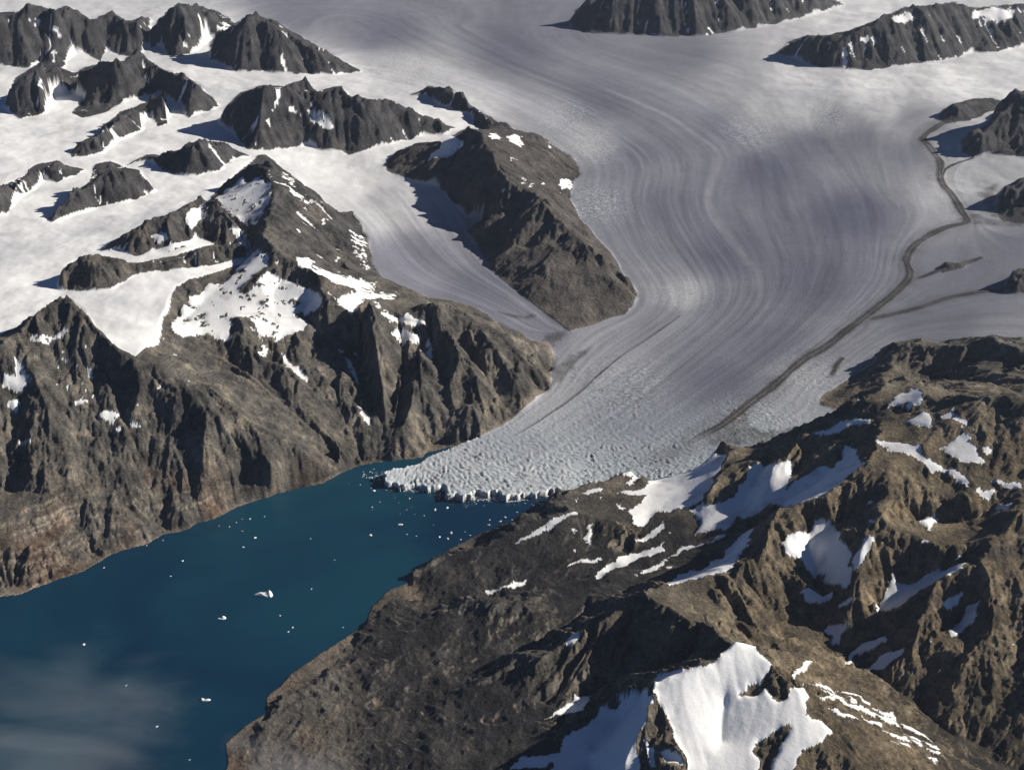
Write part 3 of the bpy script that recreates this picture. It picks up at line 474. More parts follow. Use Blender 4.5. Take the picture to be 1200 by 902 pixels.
for pl, wd, st in PALE:
    pts = on_ice(pl); bx = np.array(pts); m = (X > bx[:, 0].min()-900) & (X < bx[:, 0].max()+900) & (Y > bx[:, 1].min()-900) & (Y < bx[:, 1].max()+900)
    e0, e1 = pts[0], pts[-1]; tap = smooth(0, 900, np.hypot(X[m]-e0[0], Y[m]-e0[1]))*smooth(0, 900, np.hypot(X[m]-e1[0], Y[m]-e1[1]))
    pale[m] = np.maximum(pale[m], tap*st*np.exp(-(line_dist(pts, X[m], Y[m])/(wd*wig[m]))**2)*(.8+.6*fbm(X[m], Y[m], 300, 3, 377)))
for px, py, r, st in ((802,345,38,.55),(690,165,50,.4),(640,130,50,.3),(470,80,60,.4),(885,140,40,.35),(640,470,70,.2),(560,545,60,.2),(940,440,50,.25)):
    pale = np.maximum(pale, st*smooth(1.0, 0.1, np.hypot(IPX-px, (IPY-py)*1.5)/r)*(.6+1.2*np.abs(fbm(X, Y, 160, 3, 379))))
pale = np.maximum(pale, .55*ice_fall*smooth(.12, .42, crev2)*cw)*icew
Zice = Zice+5*deb*icew
Z = np.where(ice, Zice, Z)
Z = np.where(water, -30, Z)
hard = ((IPY > 510) & (IPX < 700)) | water
edge = blur(np.where(hard, 0, icew), 4); mixm = np.clip(4*edge*(1-edge), 0, 1)*(~hard); Z = Z*(1-mixm)+blur(Z, 3)*mixm

# ------------------------------------------------------------------ what the ground is made of (albedo and attributes)
PX, PY = proj(X, Y, Z)
gx, gy = grads(Z); slope = np.hypot(gx, gy)
big = fbm(X, Y, 2600, 4, 401); mid = fbm(X, Y, 500, 4, 411); fine = fbm(X, Y, 110, 3, 421)
def mixc(a, b, t): return a*(1-t[..., None])+b*t[..., None]
def C(*c): return np.array(c, np.float32)
rock = np.broadcast_to(C(.118, .109, .097), X.shape+(3,)).copy()
warm = smooth(560, 1000, PX)*smooth(380, 520, PY)                                 # brown rock of the near right massif
rock = mixc(rock, C(.140, .111, .075), np.clip(warm*.85+.25*big, 0, 1))
rock = mixc(rock, C(.28, .24, .185), smooth(.05, .6, mid+.9*fine)*.75)
rock = mixc(rock, C(.045, .042, .040), smooth(.0, .5, -mid+.9*fbm(X, Y, 130, 3, 441))*.75)
scree = smooth(.62, .30, slope)*smooth(-.3, .3, big+.5*mid); rock = mixc(rock, C(.150, .132, .105), scree*.5)
rust = smooth(.05, .5, fbm(X, Y, 900, 3, 431)+.15)*smooth(620, 250, Z)*smooth(420, 300, PX)*smooth(480, 540, PY); rock = mixc(rock, C(.125, .072, .045), rust*.75)
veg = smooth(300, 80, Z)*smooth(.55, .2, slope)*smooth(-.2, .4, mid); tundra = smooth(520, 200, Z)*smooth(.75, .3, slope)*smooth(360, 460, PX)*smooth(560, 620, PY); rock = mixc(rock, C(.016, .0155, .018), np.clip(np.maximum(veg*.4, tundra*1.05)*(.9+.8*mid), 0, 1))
shore = smooth(22, 8, Z)*(~ice); rock = mixc(rock, C(.28, .22, .16), shore*np.clip(.35+.9*mid, 0, .8))
strata = smooth(.0, .45, gnoise(Z/26+.5*mid+(X*.3+Y*.2)/900, X/2500, 451)+.3*fine)*smooth(.25, .6, slope)*np.where(PX < 300, smooth(540, 600, PY), .35*(PX > 600)*(PY > 480)); rock = mixc(rock, C(.33, .285, .225), np.clip(strata*.7, 0, 1))
trim = smooth(.0, .5, sample(blur(im.astype(float), 4), X, Y))*(~ice)*smooth(360, 480, PX)*smooth(340, 360, PY)*smooth(720, 680, PX); rock = mixc(rock, C(.24, .20, .16), np.clip(trim*1.5, 0, .8))
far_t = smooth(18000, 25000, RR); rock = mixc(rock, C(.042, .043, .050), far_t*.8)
rock = mixc(rock, C(.105, .090, .076), (RID == 50)*.45)
bare = C(.084, .090, .138); rock = rock*(1+(warm*(1-far_t))[..., None]*(C(1.02, .97, .84)-1))*(1+((1-warm)*(1-far_t))[..., None]*(C(.97, .98, .99)-1)); snowc = C(.86, .875, .89)
band = .75*fbm(U*2.4, np.hypot(X, Y)/9000, 1.0, 3, 505)+.65*fbm(U*9+.25*mid, np.hypot(X, Y)/3200, 1.0, 5, 501, .6)*(.55+.9*np.abs(fbm(X, Y, 1500, 3, 507)))
icec = mixc(np.broadcast_to(bare, X.shape+(3,)), snowc, np.clip(.95*white**1.35+.10*mid*white, 0, 1))
icec = icec*(1+(.45*band+.08*fine)*(1-.85*smooth(.4, .9, white)))[..., None]
patch = smooth(-.1, .45, fbm(X*.5, Y, 1700, 5, 511))*smooth(.5, .95, white); icec = mixc(icec, C(.42, .44, .48), patch*.5)
dirt = smooth(.15, .6, fbm(X*.5, Y, 420, 4, 521))*smooth(.3, .7, white)*.3; icec = mixc(icec, C(.42, .41, .42), dirt)
icec = mixc(icec, C(.40, .45, .50), front*.4)
blue = cw*smooth(-.15, -.45, crev2)*(front+.5*ice_fall); icec = mixc(icec, C(.28, .45, .52), np.clip(blue, 0, 1)*.6)
icec = mixc(icec, C(.58, .58, .60), np.clip(pale, 0, 1))
cliff = np.clip(blur(water.astype(np.float32), 3)*3, 0, 1)*icew; icec = mixc(icec, C(.84, .90, .93), cliff)
icec = mixc(icec, C(.052, .046, .042), deb)
sn = snow.astype(np.float32); dirty = smooth(.05, .5, fbm(X, Y, 300, 4, 531)+.3*fine)*.5*(PY < 740)
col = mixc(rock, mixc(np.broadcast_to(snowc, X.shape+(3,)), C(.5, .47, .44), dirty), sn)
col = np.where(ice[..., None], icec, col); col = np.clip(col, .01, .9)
soft = np.where(ice, np.clip(1-deb, 0, 1), sn).astype(np.float32)

# ------------------------------------------------------------------ materials
def new_mat(name):
    m = bpy.data.materials.new(name); m.use_nodes = True; n = m.node_tree; b = n.nodes['Principled BSDF']; return m, n, b
def node(n, t, **k):
    q = n.nodes.new(t)
    for a, v in k.items(): setattr(q, a, v)
    return q
def terrain_material(name, rock_bump, ice_bump, grain=45):
    m, n, b = new_mat(name); L = n.links.new
    at_c = node(n, 'ShaderNodeAttribute', attribute_name='albedo'); at_s = node(n, 'ShaderNodeAttribute', attribute_name='soft')
    geo = node(n, 'ShaderNodeNewGeometry')
    n1 = node(n, 'ShaderNodeTexNoise'); n1.inputs['Scale'].default_value = 1/42; n1.inputs['Detail'].default_value = 6; n1.inputs['Roughness'].default_value = .65
    n2 = node(n, 'ShaderNodeTexNoise'); n2.inputs['Scale'].default_value = 1/420; n2.inputs['Detail'].default_value = 5
    mp = node(n, 'ShaderNodeMapping'); mp.inputs['Scale'].default_value = (1, 1, 2.2); mp.inputs['Rotation'].default_value = (.25, .18, 0)
    L(geo.outputs['Position'], mp.inputs[0]); L(mp.outputs[0], n1.inputs['Vector']); L(mp.outputs[0], n2.inputs['Vector'])
    ad = node(n, 'ShaderNodeMath', operation='ADD'); L(n1.outputs[0], ad.inputs[0]); L(n2.outputs[0], ad.inputs[1])
    mr = node(n, 'ShaderNodeMapRange'); mr.inputs[1].default_value = .65; mr.inputs[2].default_value = 1.35; mr.inputs[3].default_value = .25; mr.inputs[4].default_value = 1.85
    L(ad.outputs[0], mr.inputs[0])
    fl = node(n, 'ShaderNodeMapRange'); fl.inputs[3].default_value = 1.0; fl.inputs[4].default_value = .10; L(at_s.outputs['Fac'], fl.inputs[0])
    mm = node(n, 'ShaderNodeMix', data_type='FLOAT'); mm.inputs[2].default_value = 1.0; L(fl.outputs[0], mm.inputs[0]); L(mr.outputs[0], mm.inputs[3])
    vm = node(n, 'ShaderNodeVectorMath', operation='SCALE'); L(at_c.outputs['Color'], vm.inputs[0]); L(mm.outputs[0], vm.inputs['Scale'])
    L(vm.outputs[0], b.inputs['Base Color'])
    b.inputs['Roughness'].default_value = .85; b.inputs['Specular IOR Level'].default_value = .25
    mus = node(n, 'ShaderNodeTexNoise'); mus.inputs['Scale'].default_value = 1/grain; mus.inputs['Detail'].default_value = 8; mus.inputs['Roughness'].default_value = .7
    L(mp.outputs[0], mus.inputs['Vector'])
    st = node(n, 'ShaderNodeMapRange'); st.inputs[3].default_value = rock_bump; st.inputs[4].default_value = ice_bump; L(at_s.outputs['Fac'], st.inputs[0])
    hm = node(n, 'ShaderNodeMath', operation='MULTIPLY'); L(mus.outputs[0], hm.inputs[0]); L(st.outputs[0], hm.inputs[1])
    bp = node(n, 'ShaderNodeBump'); bp.inputs['Strength'].default_value = 1.0; bp.inputs['Distance'].default_value = 1.0; L(hm.outputs[0], bp.inputs['Height'])
    L(bp.outputs[0], b.inputs['Normal'])
    return m
M_ROCK = terrain_material('weathered_rock', 52.0, 4.0)
M_ICE = terrain_material('glacier_ice', 22.0, 11.0, 26)
M_SNOW = terrain_material('old_snow', 30.0, 4.0)

# ------------------------------------------------------------------ split the relief into its mountains, glaciers and snow
col_ = sc.collection
NRr = len(rows)
def regions(defs, default, px, py):
    r = np.full(px.shape, default, np.int16)
    for rid, poly in defs: r[inside(poly, px, py)] = rid
    return r
MASSES = {
 50: ('mountain', 'steep ridge with a shadowed left face between side glacier and ice stream'),
 60: ('mountain', 'brown ribbed mountain rising from the left shore of the fjord'),
 61: ('mountain', 'sharp brown ridge with a snow basin below it in the left centre'),
 62: ('mountain', 'dark triangular mountain directly left of the calving ice front'),
 70: ('mountain', 'snow-bowled brown ridge along the right side of the glacier'),
 71: ('mountain', 'dark rock mountain on the right behind the brown ridge, bordering the ice'),
 72: ('mountain', 'brown craggy massif on the right with hanging snow patches'),
 73: ('mountain', 'snow-capped peak at the bottom edge of the photo'),
 74: ('mountain', 'long shadowed ridge running down left from the brown massif'),
 75: ('hills', 'low dark tundra hills along the right shore of the fjord'),
}
CX = (X[:-1, :-1]+X[1:, 1:])/2; CY = (Y[:-1, :-1]+Y[1:, 1:])/2; CZ = (Z[:-1, :-1]+Z[1:, 1:])/2; CPX, CPY = proj(CX, CY, CZ)
f_ice = (ice[:-1, :-1].astype(int)+ice[1:, 1:]+ice[:-1, 1:]+ice[1:, :-1]) >= 2
f_wat = (water[:-1, :-1].astype(int)+water[1:, 1:]+water[:-1, 1:]+water[1:, :-1]) == 4
f_sn = ((snow[:-1, :-1].astype(int)+snow[1:, 1:]+snow[:-1, 1:]+snow[1:, :-1]) >= 2) & ~f_ice & ~f_wat
rid = RID[:-1, :-1].copy()
rest = regions([(60, [(-900,300),(75,340),(118,385),(160,415),(240,412),(330,478),(400,530),(430,560),(400,600),(-900,1100)]), (62, [(360,445),(380,395),(410,362),(430,340),(560,340),(700,400),(700,600),(430,600),(400,530),(330,478)]),
  (71, [(940,480),(1000,470),(1047,438),(1075,452),(1100,462),(1133,459),(1600,470),(1600,300),(1000,350),(940,440)]),
  (70, [(560,640),(600,560),(720,480),(940,495),(1000,470),(1047,440),(1040,500),(1010,540),(960,575),(890,600),(860,640),(780,680),(690,650),(640,670)]),
  (72, [(1000,470),(1047,438),(1075,452),(1100,462),(1600,450),(1600,1000),(1100,1000),(1000,860),(960,790),(930,770),(900,750),(870,745),(800,733),(770,700),(800,682),(870,650),(890,605),(960,577),(1010,540),(1035,505)]),
  (73, [(757,805),(800,735),(864,748),(930,775),(1000,860),(1060,960),(1100,1100),(560,1100),(640,880),(700,830)]),
  (74, [(770,692),(800,735),(757,805),(700,830),(640,880),(560,1100),(420,1100),(430,890),(490,845),(560,797),(640,755),(700,715),(745,690)]),
  (75, [(430,560),(604,600),(560,640),(640,670),(690,650),(780,680),(745,692),(640,757),(560,799),(490,847),(430,892),(420,1100),(100,1100)])], 61, CPX, CPY)
rest = np.where((rest == 61) & (CPX > 640) & (CPY > 500), 72, rest)
rest = np.where((rest == 61) & (CPX < 640) & (CPY > 640), 75, rest)
rest = np.where((rest == 61) & (CPX > 780), 71, rest)
rid = np.where((rid == 0) | f_ice, rest, rid)
ipx, ipy = IPX[:-1, :-1], IPY[:-1, :-1]
ice_id = regions([(91, [(-900,-900),(425,80),(440,100),(482,112),(560,150),(530,155),(460,172),(420,190),(300,183),(308,188),(270,250),(260,430),(-900,600)]),
                  (92, [(293,184),(345,170),(420,176),(534,152),(560,150),(700,300),(668,390),(645,395),(600,420),(300,300)]),
                  (93, [(1083,163),(1107,145),(1190,105),(1700,60),(1700,262),(1133,259),(1117,230),(1102,195)]),
                  (94, [(930,440),(1010,378),(1067,325),(1133,262),(1700,262),(1700,460),(960,560),(850,520)])], 90, ipx, ipy)
BODIES = {
 90: ('glacier', 'wide grey glacier flowing down to a calving front in the fjord'),
 91: ('snowfield', 'bright white snowfield among the peaks of the upper left'),
 92: ('glacier', 'narrow side glacier curving down between two dark ridges'),
 93: ('glacier', 'short pale glacier beside the steep peak at the right edge'),
 94: ('glacier', 'smooth grey branch glacier joining from the right edge'),
}
vid = np.arange(NRr*NT).reshape(NRr, NT)
def piece(name, mask, mat, parent=None, res=None):
    J, I = np.nonzero(mask)
    q = np.c_[vid[J, I], vid[J, I+1], vid[J+1, I+1], vid[J+1, I]]
    used, inv = np.unique(q, return_inverse=True); inv = inv.reshape(-1).astype(np.int32)
    me = bpy.data.meshes.new(name); n = len(J)
    co = np.c_[X.ravel()[used], Y.ravel()[used], Z.ravel()[used]].astype(np.float32)
    me.vertices.add(len(used)); me.vertices.foreach_set('co', co.ravel())
    me.loops.add(4*n); me.loops.foreach_set('vertex_index', inv)
    me.polygons.add(n); me.polygons.foreach_set('loop_start', np.arange(0, 4*n, 4, dtype=np.int32))
    me.polygons.foreach_set('use_smooth', np.ones(n, bool))
    a = me.attributes.new('albedo', 'FLOAT_COLOR', 'POINT'); c4 = np.ones((len(used), 4), np.float32); c4[:, :3] = col.reshape(-1, 3)[used]; a.data.foreach_set('color', c4.ravel())
    a = me.attributes.new('soft', 'FLOAT', 'POINT'); a.data.foreach_set('value', soft.ravel()[used])
    me.update(calc_edges=True); me.materials.append(mat)
    o = bpy.data.objects.new(name, me); col_.objects.link(o); o.parent = parent
    return o
def components(mask):
    lab = np.zeros(mask.shape, np.int32); out = []; J, I = np.nonzero(mask); todo = set(zip(J.tolist(), I.tolist()))
    while todo:
        s = todo.pop(); st = [s]; comp = [s]
        while st:
            j, i = st.pop()
            for q in ((j+1, i), (j-1, i), (j, i+1), (j, i-1)):
                if q in todo: todo.remove(q); st.append(q); comp.append(q)
        out.append(comp)
    return out
def setp(o, label=None, cat=None, kind=None, group=None):
    if label: o['label'] = label
    if cat: o['category'] = cat
    if kind: o['kind'] = kind
    if group: o['group'] = group
land = ~f_ice & ~f_wat; deb_f = (deb[:-1, :-1] > .55) & f_ice
for r in np.unique(rid[land]):
    name, label = MASSES[int(r)] if r >= 50 else NUNATAKS[int(r)-1][:2]
    m = land & (rid == r)
    if not m.any(): continue
    sn_m = m & f_sn; keep = np.zeros(m.shape, bool); patches = []
    for comp in components(sn_m):
        if len(comp) >= 14: patches.append(comp)
    for comp in patches:
        c = np.array(comp); keep[c[:, 0], c[:, 1]] = True
    base = piece(name, m & ~keep, M_ROCK); setp(base, label, 'mountain' if name == 'mountain' else name.replace('_', ' '), 'structure')
    for comp in sorted(patches, key=len, reverse=True):
        c = np.array(comp); q = np.zeros(m.shape, bool); q[c[:, 0], c[:, 1]] = True; piece('snow_patch', q, M_SNOW, base)
for r, (name, label) in BODIES.items():
    m = f_ice & (ice_id == r)
    comps = [np.array(c) for c in components(m & deb_f) if len(c) >= 40]; keep = np.zeros(m.shape, bool)
    for c in comps: keep[c[:, 0], c[:, 1]] = True
    b = piece(name, m & ~keep, M_SNOW if r == 91 else M_ICE); setp(b, label, name, 'structure')
    for c in comps:
        q = np.zeros(m.shape, bool); q[c[:, 0], c[:, 1]] = True; piece('moraine', q, M_ROCK, b)

# ------------------------------------------------------------------ fjord
def water_material():
    m, n, b = new_mat('fjord_water'); L = n.links.new
    b.inputs['Roughness'].default_value = .25; b.inputs['IOR'].default_value = 1.33; b.inputs['Specular IOR Level'].default_value = .35
    geo = node(n, 'ShaderNodeNewGeometry'); a = node(n, 'ShaderNodeTexNoise'); a.inputs['Scale'].default_value = 1/2600; a.inputs['Detail'].default_value = 7; a.inputs['Distortion'].default_value = .8
    L(geo.outputs['Position'], a.inputs['Vector']); cr = node(n, 'ShaderNodeValToRGB')
    cr.color_ramp.elements[0].position = .36; cr.color_ramp.elements[0].color = (.003, .025, .058, 1); cr.color_ramp.elements[1].position = .62; cr.color_ramp.elements[1].color = (.006, .048, .080, 1)
    L(a.outputs[0], cr.inputs[0]); L(cr.outputs[0], b.inputs['Base Color'])
    wv = node(n, 'ShaderNodeTexNoise'); wv.inputs['Scale'].default_value = 1/35; wv.inputs['Detail'].default_value = 5
    L(geo.outputs['Position'], wv.inputs['Vector']); bp = node(n, 'ShaderNodeBump'); bp.inputs['Strength'].default_value = .35; bp.inputs['Distance'].default_value = 2.0
    L(wv.outputs[0], bp.inputs['Height']); L(bp.outputs[0], b.inputs['Normal'])
    return m
M_WATER = water_material()
def sheet(name, x0, x1, y0, y1, z, mat, n=1):
    me = bpy.data.meshes.new(name); me.from_pydata([(x0, y0, z), (x1, y0, z), (x1, y1, z), (x0, y1, z)], [], [(0, 1, 2, 3)]); me.materials.append(mat)
    o = bpy.data.objects.new(name, me); col_.objects.link(o); return o
setp(sheet('fjord_water', -40000, 40000, -2500, 80000, 0, M_WATER), 'deep teal fjord water below the glacier front', 'water', 'structure')

# ------------------------------------------------------------------ the air
def haze_box(density):
    x0, x1, y0, y1, z0, z1 = -45000, 45000, -3000, 82000, -60, CAM_H+200
    v = [(x, y, z) for z in (z0, z1) for y in (y0, y1) for x in (x0, x1)]
    f = [(0, 2, 3, 1), (4, 5, 7, 6), (0, 1, 5, 4), (2, 6, 7, 3), (0, 4, 6, 2), (1, 3, 7, 5)]
    me = bpy.data.meshes.new('haze'); me.from_pydata(v, [], f)
    m = bpy.data.materials.new('haze'); m.use_nodes = True; n = m.node_tree; n.nodes.remove(n.nodes['Principled BSDF'])
    pv = n.nodes.new('ShaderNodeVolumePrincipled'); pv.inputs['Color'].default_value = (.62, .76, 1, 1); pv.inputs['Density'].default_value = density; pv.inputs['Anisotropy'].default_value = .2
    n.links.new(pv.outputs[0], n.nodes['Material Output'].inputs['Volume']); me.materials.append(m)
    o = bpy.data.objects.new('haze', me); col_.objects.link(o); setp(o, 'thin blue haze filling the air over the whole valley', 'haze', 'stuff')
haze_box(0.17e-5)

# ------------------------------------------------------------------ drifting ice
def ice_material():
    m, n, b = new_mat('iceberg_ice'); L = n.links.new; geo = node(n, 'ShaderNodeNewGeometry'); a = node(n, 'ShaderNodeTexNoise'); a.inputs['Scale'].default_value = 1/14; a.inputs['Detail'].default_value = 4
    L(geo.outputs['Position'], a.inputs['Vector']); cr = node(n, 'ShaderNodeValToRGB'); cr.color_ramp.elements[0].color = (.62, .74, .80, 1); cr.color_ramp.elements[0].position = .25; cr.color_ramp.elements[1].color = (.88, .88, .87, 1); cr.color_ramp.elements[1].position = .55
    L(a.outputs[0], cr.inputs[0]); L(cr.outputs[0], b.inputs['Base Color']); b.inputs['Roughness'].default_value = .6; return m
M_BERG = ice_material()
def berg_mesh(name, outline, peaks, seed, rough_):               # outline: closed list of metres; peaks: (x, y, height, radius)
    r = random.Random(seed); O = np.array(outline, float); n = len(O); cen = O.mean(0); vs = []; fs = []; rings = (1.0, .93, .78, .58, .36, .15)
    for k, t in enumerate(rings):
        for p in O:
            q = cen+(p-cen)*t; h = sum(hh*math.exp(-((q[0]-x)**2+(q[1]-y)**2)/rr**2) for x, y, hh, rr in peaks)
            vs.append((q[0], q[1], -4.0 if k == 0 else max(1.5, h*(.75 if k == 1 else 1)+r.uniform(-1, 1)*rough_)))
    for k in range(len(rings)-1):
        for i in range(n): a, b = k*n+i, k*n+(i+1) % n; fs.append((a, b, b+n, a+n))
    vs.append((cen[0], cen[1], max(2, sum(hh*math.exp(-((cen[0]-x)**2+(cen[1]-y)**2)/rr**2) for x, y, hh, rr in peaks)))); c = len(vs)-1; k = (len(rings)-1)*n
    for i in range(n): fs.append((k+i, k+(i+1) % n, c))
    me = bpy.data.meshes.new(name); me.from_pydata(vs, [], fs); me.materials.append(M_BERG); return me
def berg(name, px, py, me, label, cat, group=None, rz=0):
    o = bpy.data.objects.new(name, me); x, y = at(px, py, 0); o.location = (float(x), float(y), 0); o.rotation_euler = (0, 0, rz); col_.objects.link(o); setp(o, label, cat, None, group); return o
berg('iceberg', 309, 697, berg_mesh('iceberg', [(-125,8),(-95,22),(-60,34),(-20,44),(20,46),(55,52),(82,46),(100,25),(112,2),(108,-25),(92,-48),(60,-52),(30,-44),(-10,-34),(-50,-22),(-95,-6)], [(70,28,42,30),(10,0,24,60),(85,-25,30,30),(-60,8,14,50)], 1, 4), 'largest white iceberg, pointed at its left end, in mid fjord', 'iceberg')
berg('iceberg', 260, 724, berg_mesh('iceberg', [(-52,-14),(-30,-4),(-12,6),(2,24),(22,30),(42,18),(54,2),(48,-20),(18,-28),(-20,-24)], [(16,6,28,20),(-30,-12,10,25)], 2, 2), 'small white iceberg with a hump, left of the largest iceberg', 'iceberg')
berg('iceberg', 241, 820, berg_mesh('iceberg', [(-56,16),(-40,24),(-18,14),(10,10),(40,16),(58,8),(46,-10),(10,-20),(-30,-18),(-50,-2)], [(-40,8,20,18),(20,0,12,35)], 3, 2), 'flat curved white iceberg alone in the lower fjord', 'iceberg')
berg('iceberg', 98, 755, berg_mesh('iceberg', [(-20,-8),(-10,14),(8,18),(20,4),(14,-16),(-6,-18)], [(0,2,16,14)], 4, 2), 'lone small iceberg nearest the left edge of the photo', 'iceberg')
berg('iceberg', 469, 615, berg_mesh('iceberg', [(-36,-12),(-34,12),(0,16),(34,12),(38,-10),(0,-16)], [(-20,0,14,25),(20,0,14,25)], 5, 1.5), 'small tabular iceberg in the fjord below the left end of the ice front', 'iceberg')
berg('iceberg', 434, 627, berg_mesh('iceberg', [(-26,-8),(-14,16),(6,18),(26,-2),(16,-18),(-8,-18)], [(0,2,18,18)], 6, 2), 'small pointed iceberg left of and below the tabular one', 'iceberg')
rb = random.Random(11); FLOES = []
for k in range(4):
    n = rb.randint(7, 9); FLOES.append(berg_mesh('ice_floe', [((8+rb.uniform(-3, 3))*math.cos(6.283*q/n)*1.3, (7+rb.uniform(-3, 3))*math.sin(6.283*q/n)) for q in range(n)], [(rb.uniform(-4, 4), rb.uniform(-3, 3), 6, 7)], 20+k, 1))
OPEN = [(299,630,4),(285,641,3),(293,608,3),(284,622,2),(277,612,1.7),(269,617,1.7),(257,616,1.7),(284,608,1.7),(214,657,3),(200,675,2.2),(122,665,2.2),(364,631,2),(392,656,2),(365,690,2.2),(328,721,2.4),(343,735,2.4),(338,740,2.2),(148,803,2.2),(184,851,2.5),(222,890,2.2),(310,605,1.7),(172,639,2),(191,633,1.7),(402,735,2)]
FRONT = [(529,624,3.8),(515,629,3.5),(525,631,3.5),(477,626,1.8),(488,628,1.8),(438,575,4),(435,560,4),(422,568,2),(436,594,2),(445,588,1.7),(480,584,2.2),(497,604,1.7),(510,597,4),(524,595,4),(558,590,2),(586,611,4),(592,606,3),(573,615,3),(574,609,2),(606,600,2),(615,599,3),(600,609,2),(632,590,4),(625,592,1.7),(545,623,1.7),(551,627,2),(540,632,2)]
for k in range(26):
    t = rb.random(); FRONT.append((430+200*t+rb.uniform(-8, 8), 574+14*t+abs(rb.gauss(0, 1))*14, rb.uniform(.6, 1.4)))
for k in range(8): FRONT.append((rb.uniform(405, 452), rb.uniform(550, 572), rb.uniform(.8, 1.7)))
def floes(lst, label, group):
    for px, py, s_ in lst:
        if not inside(WATER, np.array([px-1.0]), np.array([py+1.0]))[0] or (px > 430 and inside(ICE, np.array([px*1.0]), np.array([py-2.0]))[0]): continue
        o = berg('ice_floe', px, py, FLOES[rb.randrange(4)], label, 'ice floe', group, rb.uniform(0, 6.28)); q = s_*12/20*.95; o.scale = (q, q, q)
def sorted_floes():
    G = {}
    for f in OPEN:
        px, py, _ = f
        k = ('tiny white ice floe in the fjord above the largest iceberg', 'ice floes above the largest iceberg') if 250 < px < 320 and py < 690 else ('tiny white ice floe close to the brown left shore', 'ice floes by the left shore') if px < 250 and py < 690 else \
            ('tiny white ice floe to the right of the largest iceberg, toward the dark shore', 'ice floes right of the largest iceberg') if px >= 320 else ('tiny white ice floe in the lower fjord near the thin cloud', 'ice floes in the lower fjord')
        G.setdefault(k, []).append(f)
    for f in FRONT:
        px, py, _ = f
        k = ('tiny white ice floe at the left corner of the ice front', 'ice floes at the left corner of the front') if px < 470 else ('tiny white ice floe off the middle of the ice front', 'ice floes off the middle of the front') if px < 555 else ('tiny white ice floe between the right end of the ice front and the dark shore', 'ice floes off the right end of the front')
        G.setdefault(k, []).append(f)
    for (lab, grp), l in G.items(): floes(l, lab, grp)
sorted_floes()
def brash():
    vs = []; fs = []
    spots = [(565,583.5,34,3.0,420),(600,586,16,2.2,120),(446,560,9,6,45),(500,574,30,2.5,160),(640,580,14,2,90),(430,556,10,6,15)]
    for cx, cy, a, b, n in spots:
        for _ in range(n):
            px = cx+rb.gauss(0, .5)*a; py = cy+rb.gauss(0, .5)*b; x, y = map(float, at(px, py, 0)); s_ = rb.uniform(2.5, 8); h = rb.uniform(.6, 2.2); an = rb.uniform(0, 6.28); k = len(vs); m_ = 5
            for zz, sc_ in ((-.5, 1.1), (h, .8)):
                for q in range(m_): vs.append((x+s_*sc_*math.cos(an+q*6.283/m_)*1.5, y+s_*sc_*math.sin(an+q*6.283/m_), zz))
            for q in range(m_): fs.append((k+q, k+(q+1) % m_, k+m_+(q+1) % m_, k+m_+q))
            fs.append(tuple(range(k+m_, k+2*m_)))
    me = bpy.data.meshes.new('brash_ice'); me.from_pydata(vs, [], fs); me.materials.append(M_BERG)
    o = bpy.data.objects.new('brash_ice', me); col_.objects.link(o); setp(o, 'pale slush of broken ice bits below the ice cliff', 'brash ice', 'stuff')
brash()

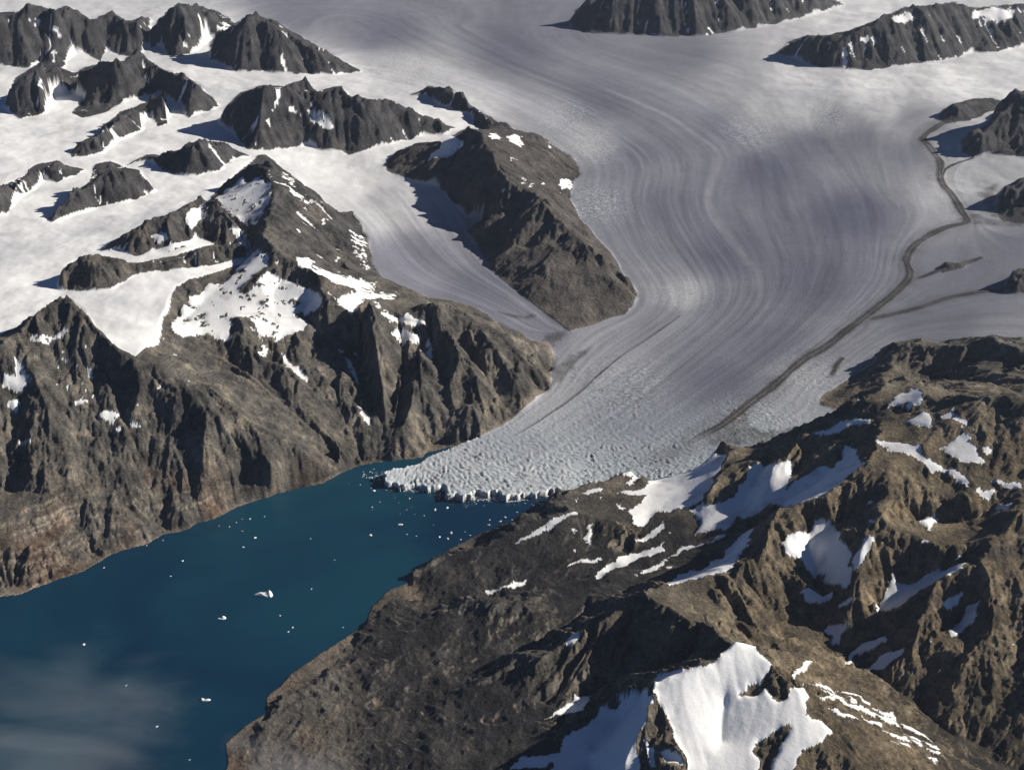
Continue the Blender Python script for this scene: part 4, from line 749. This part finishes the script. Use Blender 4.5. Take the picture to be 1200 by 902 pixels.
# ------------------------------------------------------------------ thin cloud over the lower left fjord
def cloud(cx, cy, sx, sy, z0, z1, dens, seed, label):
    v = [(x*sx, y*sy, z) for z in (z0-(z0+z1)/2, z1-(z0+z1)/2) for y in (-1, 1) for x in (-1, 1)]
    f = [(0, 2, 3, 1), (4, 5, 7, 6), (0, 1, 5, 4), (2, 6, 7, 3), (0, 4, 6, 2), (1, 3, 7, 5)]
    me = bpy.data.meshes.new('cloud'); me.from_pydata(v, [], f); m = bpy.data.materials.new('cloud'); m.use_nodes = True; n = m.node_tree; n.nodes.remove(n.nodes['Principled BSDF']); L = n.links.new
    tc = node(n, 'ShaderNodeTexCoord'); mp = node(n, 'ShaderNodeMapping'); mp.inputs['Scale'].default_value = (1/1300, 1/330, 1/500); mp.inputs['Rotation'].default_value = (0, 0, .15); mp.inputs['Location'].default_value = (seed, seed*.7, 0)
    L(tc.outputs['Object'], mp.inputs[0]); nz = node(n, 'ShaderNodeTexNoise'); nz.inputs['Scale'].default_value = 1; nz.inputs['Detail'].default_value = 6; nz.inputs['Roughness'].default_value = .62; nz.inputs['Distortion'].default_value = .6; L(mp.outputs[0], nz.inputs['Vector'])
    m2 = node(n, 'ShaderNodeMapping'); m2.inputs['Scale'].default_value = (1/sx, 1/sy, 0); L(tc.outputs['Object'], m2.inputs[0]); ln = node(n, 'ShaderNodeVectorMath', operation='LENGTH'); L(m2.outputs[0], ln.inputs[0])
    fo = node(n, 'ShaderNodeMapRange'); fo.interpolation_type = 'SMOOTHSTEP'; fo.inputs[1].default_value = .05; fo.inputs[2].default_value = 1.0; fo.inputs[3].default_value = .62; fo.inputs[4].default_value = .28; L(ln.outputs['Value'], fo.inputs[0])
    sb = node(n, 'ShaderNodeMath', operation='ADD'); L(nz.outputs[0], sb.inputs[0]); L(fo.outputs[0], sb.inputs[1]); mr = node(n, 'ShaderNodeMapRange'); mr.inputs[1].default_value = .97; mr.inputs[2].default_value = 1.32; mr.inputs[3].default_value = 0; mr.inputs[4].default_value = dens; L(sb.outputs[0], mr.inputs[0])
    pv = node(n, 'ShaderNodeVolumePrincipled'); pv.inputs['Color'].default_value = (.95, .96, 1, 1); L(mr.outputs[0], pv.inputs['Density']); L(pv.outputs[0], n.nodes['Material Output'].inputs['Volume']); me.materials.append(m)
    o = bpy.data.objects.new('cloud', me); o.location = (cx, cy, (z0+z1)/2); col_.objects.link(o); setp(o, label, 'cloud', 'stuff')
x, y = at(30, 880, 1500); cloud(float(x), float(y), 2700, 2500, 1350, 1650, .0007, 3.1, 'thin wispy cloud veil over the water in the lower left corner')
x, y = at(330, 905, 1300); cloud(float(x), float(y), 1100, 700, 1200, 1400, .0009, 7.7, 'faint wisp of cloud at the bottom edge over the dark shore')
